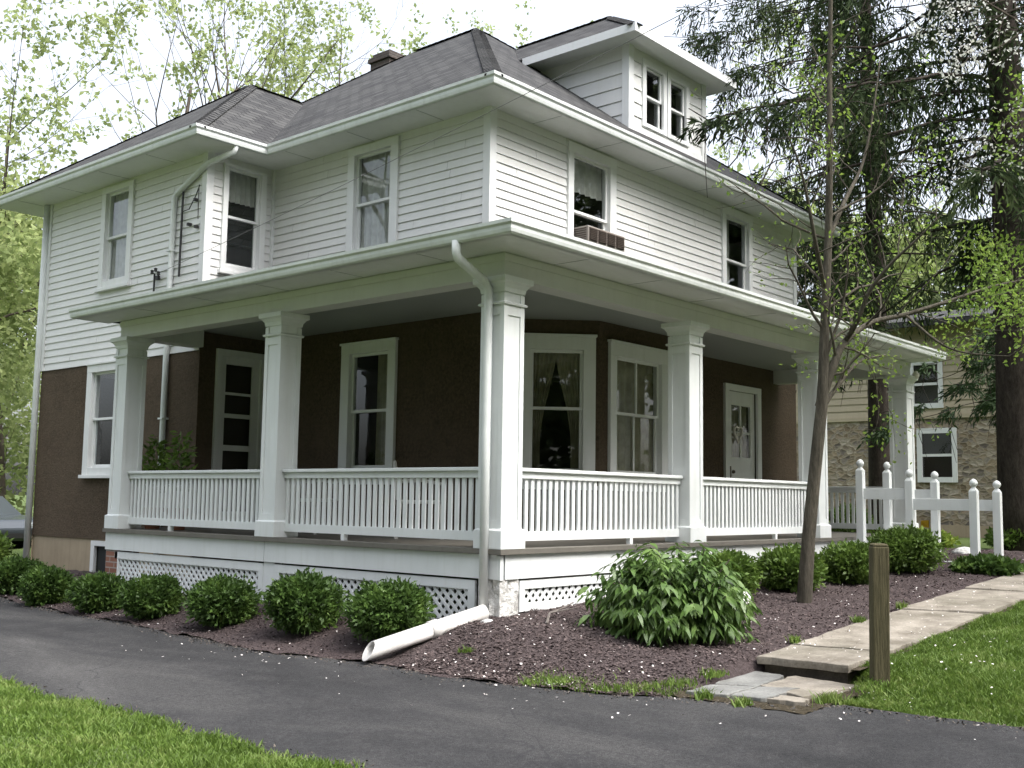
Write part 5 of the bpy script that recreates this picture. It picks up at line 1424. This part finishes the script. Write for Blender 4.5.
# ================================================================== parked car
CAR = thing('parked_car', 'dark grey parked car half hidden at the end of the driveway', 'car', (3.15, 18.6, zd(3, 14) - .03), R(8)); CAR.scale = (.9, .9, .9)
def car_body():
    prof = [(-2.15, .35), (-2.2, .62), (-2.05, .86), (-1.2, .96), (-.55, 1.40), (.85, 1.42), (1.55, 1.02), (2.1, .95), (2.2, .6), (2.15, .35)]
    m = MB(); N_ = len(prof); rows = []
    for x, ins in ((-.86, 0.0), (-.80, .02), (.80, .02), (.86, 0)):
        rows.append([m.pt((x * (1 - .16 * max(0, z - .9) / .5), y, z + (.02 if abs(x) < .82 else 0))) for y, z in prof])
    for a, b in zip(rows, rows[1:]):
        for k in range(N_): m.f.append([a[k], a[(k + 1) % N_], b[(k + 1) % N_], b[k]])
    m.f.append(rows[0][::-1]); m.f.append(rows[-1])
    m.build('body', CARPAINT, CAR, bevel=.05)
car_body()
m = MB(); m.face([(-.68, -1.13, 1.00), (.68, -1.13, 1.00), (.60, -.62, 1.37), (-.60, -.62, 1.37)]); m.build('windscreen', DKSCREEN, CAR)
m = MB(); m.face([(-.68, 1.50, 1.09), (.68, 1.50, 1.09), (.60, .94, 1.40), (-.60, .94, 1.40)]); m.build('rear_window', DKSCREEN, CAR)
for sx in (-1, 1):
    m = MB(); m.face([(sx * .845, -.95, 1.0), (sx * .845, 1.3, 1.02), (sx * .745, .8, 1.36), (sx * .745, -.45, 1.35)]); m.build('side_window', DKSCREEN, CAR)
    m = MB(); m.box((sx * .62 - .17, -2.19, .66), (sx * .62 + .17, -2.10, .80)); m.build('headlight', LAMPG, CAR, bevel=.02)
    for yy in (-1.35, 1.35):
        m = MB(); m.tube([(sx * .88, yy, .31), (sx * .68, yy, .31)], .31, 20); w = m.build('wheel', TYRE, CAR)
        m = MB(); m.tube([(sx * .89, yy, .31), (sx * .87, yy, .31)], .19, 16); m.build('rim', CHROME, w)
m = MB(); m.box((-.55, -2.225, .45), (.55, -2.19, .56)); m.build('grille', BLACK, CAR)

# ================================================================== camera, light, world
cam = bpy.data.cameras.new('camera'); co = bpy.data.objects.new('camera', cam); COL.objects.link(co); scene.camera = co
yaw, pit, rol = R(40.949), R(6.06), R(-.8565)
Fv = Vector((math.cos(yaw) * math.cos(pit), math.sin(yaw) * math.cos(pit), math.sin(pit))); Rv = Vector((math.sin(yaw), -math.cos(yaw), 0)); Uv = Rv.cross(Fv)
R2 = Rv * math.cos(rol) - Uv * math.sin(rol); U2 = Uv * math.cos(rol) + Rv * math.sin(rol)
co.matrix_world = Matrix(((R2.x, U2.x, -Fv.x, -7.3119), (R2.y, U2.y, -Fv.y, -6.4517), (R2.z, U2.z, -Fv.z, .433), (0, 0, 0, 1)))
cam.sensor_width = 36; cam.lens = 1095.3 * 36 / 1024; cam.clip_end = 2000; cam.clip_start = .05

sd = Vector((.10, -.62, .85)).normalized()
el, rot = math.asin(sd.z), math.atan2(sd.x, sd.y)
w = bpy.data.worlds.new('World'); scene.world = w; w.use_nodes = True
N, L = w.node_tree.nodes, w.node_tree.links; bg = N['Background']
sky = N.new('ShaderNodeTexSky'); sky.sky_type = 'NISHITA'; sky.sun_disc = False; sky.sun_elevation = el; sky.sun_rotation = rot; sky.air_density = 1.0; sky.dust_density = 4.0; sky.ozone_density = 1.0
hs = N.new('ShaderNodeHueSaturation'); hs.inputs['Saturation'].default_value = .36
L.new(sky.outputs[0], hs.inputs['Color'])
tcw = N.new('ShaderNodeTexCoord'); sx = N.new('ShaderNodeSeparateXYZ'); L.new(tcw.outputs['Generated'], sx.inputs[0])
mr = N.new('ShaderNodeMapRange'); mr.inputs['From Min'].default_value = 0; mr.inputs['From Max'].default_value = 1; mr.inputs['To Min'].default_value = .48; mr.inputs['To Max'].default_value = 2.0; L.new(sx.outputs['Z'], mr.inputs['Value'])
mw = N.new('ShaderNodeVectorMath'); mw.operation = 'SCALE'; L.new(hs.outputs[0], mw.inputs[0]); L.new(mr.outputs[0], mw.inputs['Scale'])
L.new(mw.outputs[0], bg.inputs['Color']); bg.inputs['Strength'].default_value = .15
sl = bpy.data.lights.new('sun', 'SUN'); sl.energy = .5; sl.angle = R(25); sl.color = (1, .98, .95)
so = bpy.data.objects.new('sun', sl); COL.objects.link(so); so.rotation_euler = sd.to_track_quat('Z', 'Y').to_euler()
vs = scene.view_settings; vs.view_transform = 'Standard'; vs.look = 'None'; vs.exposure = 1.52; vs.gamma = 1; vs.use_curve_mapping = False
scene.cycles.max_bounces = 8; scene.cycles.transparent_max_bounces = 12; scene.cycles.use_denoising = True
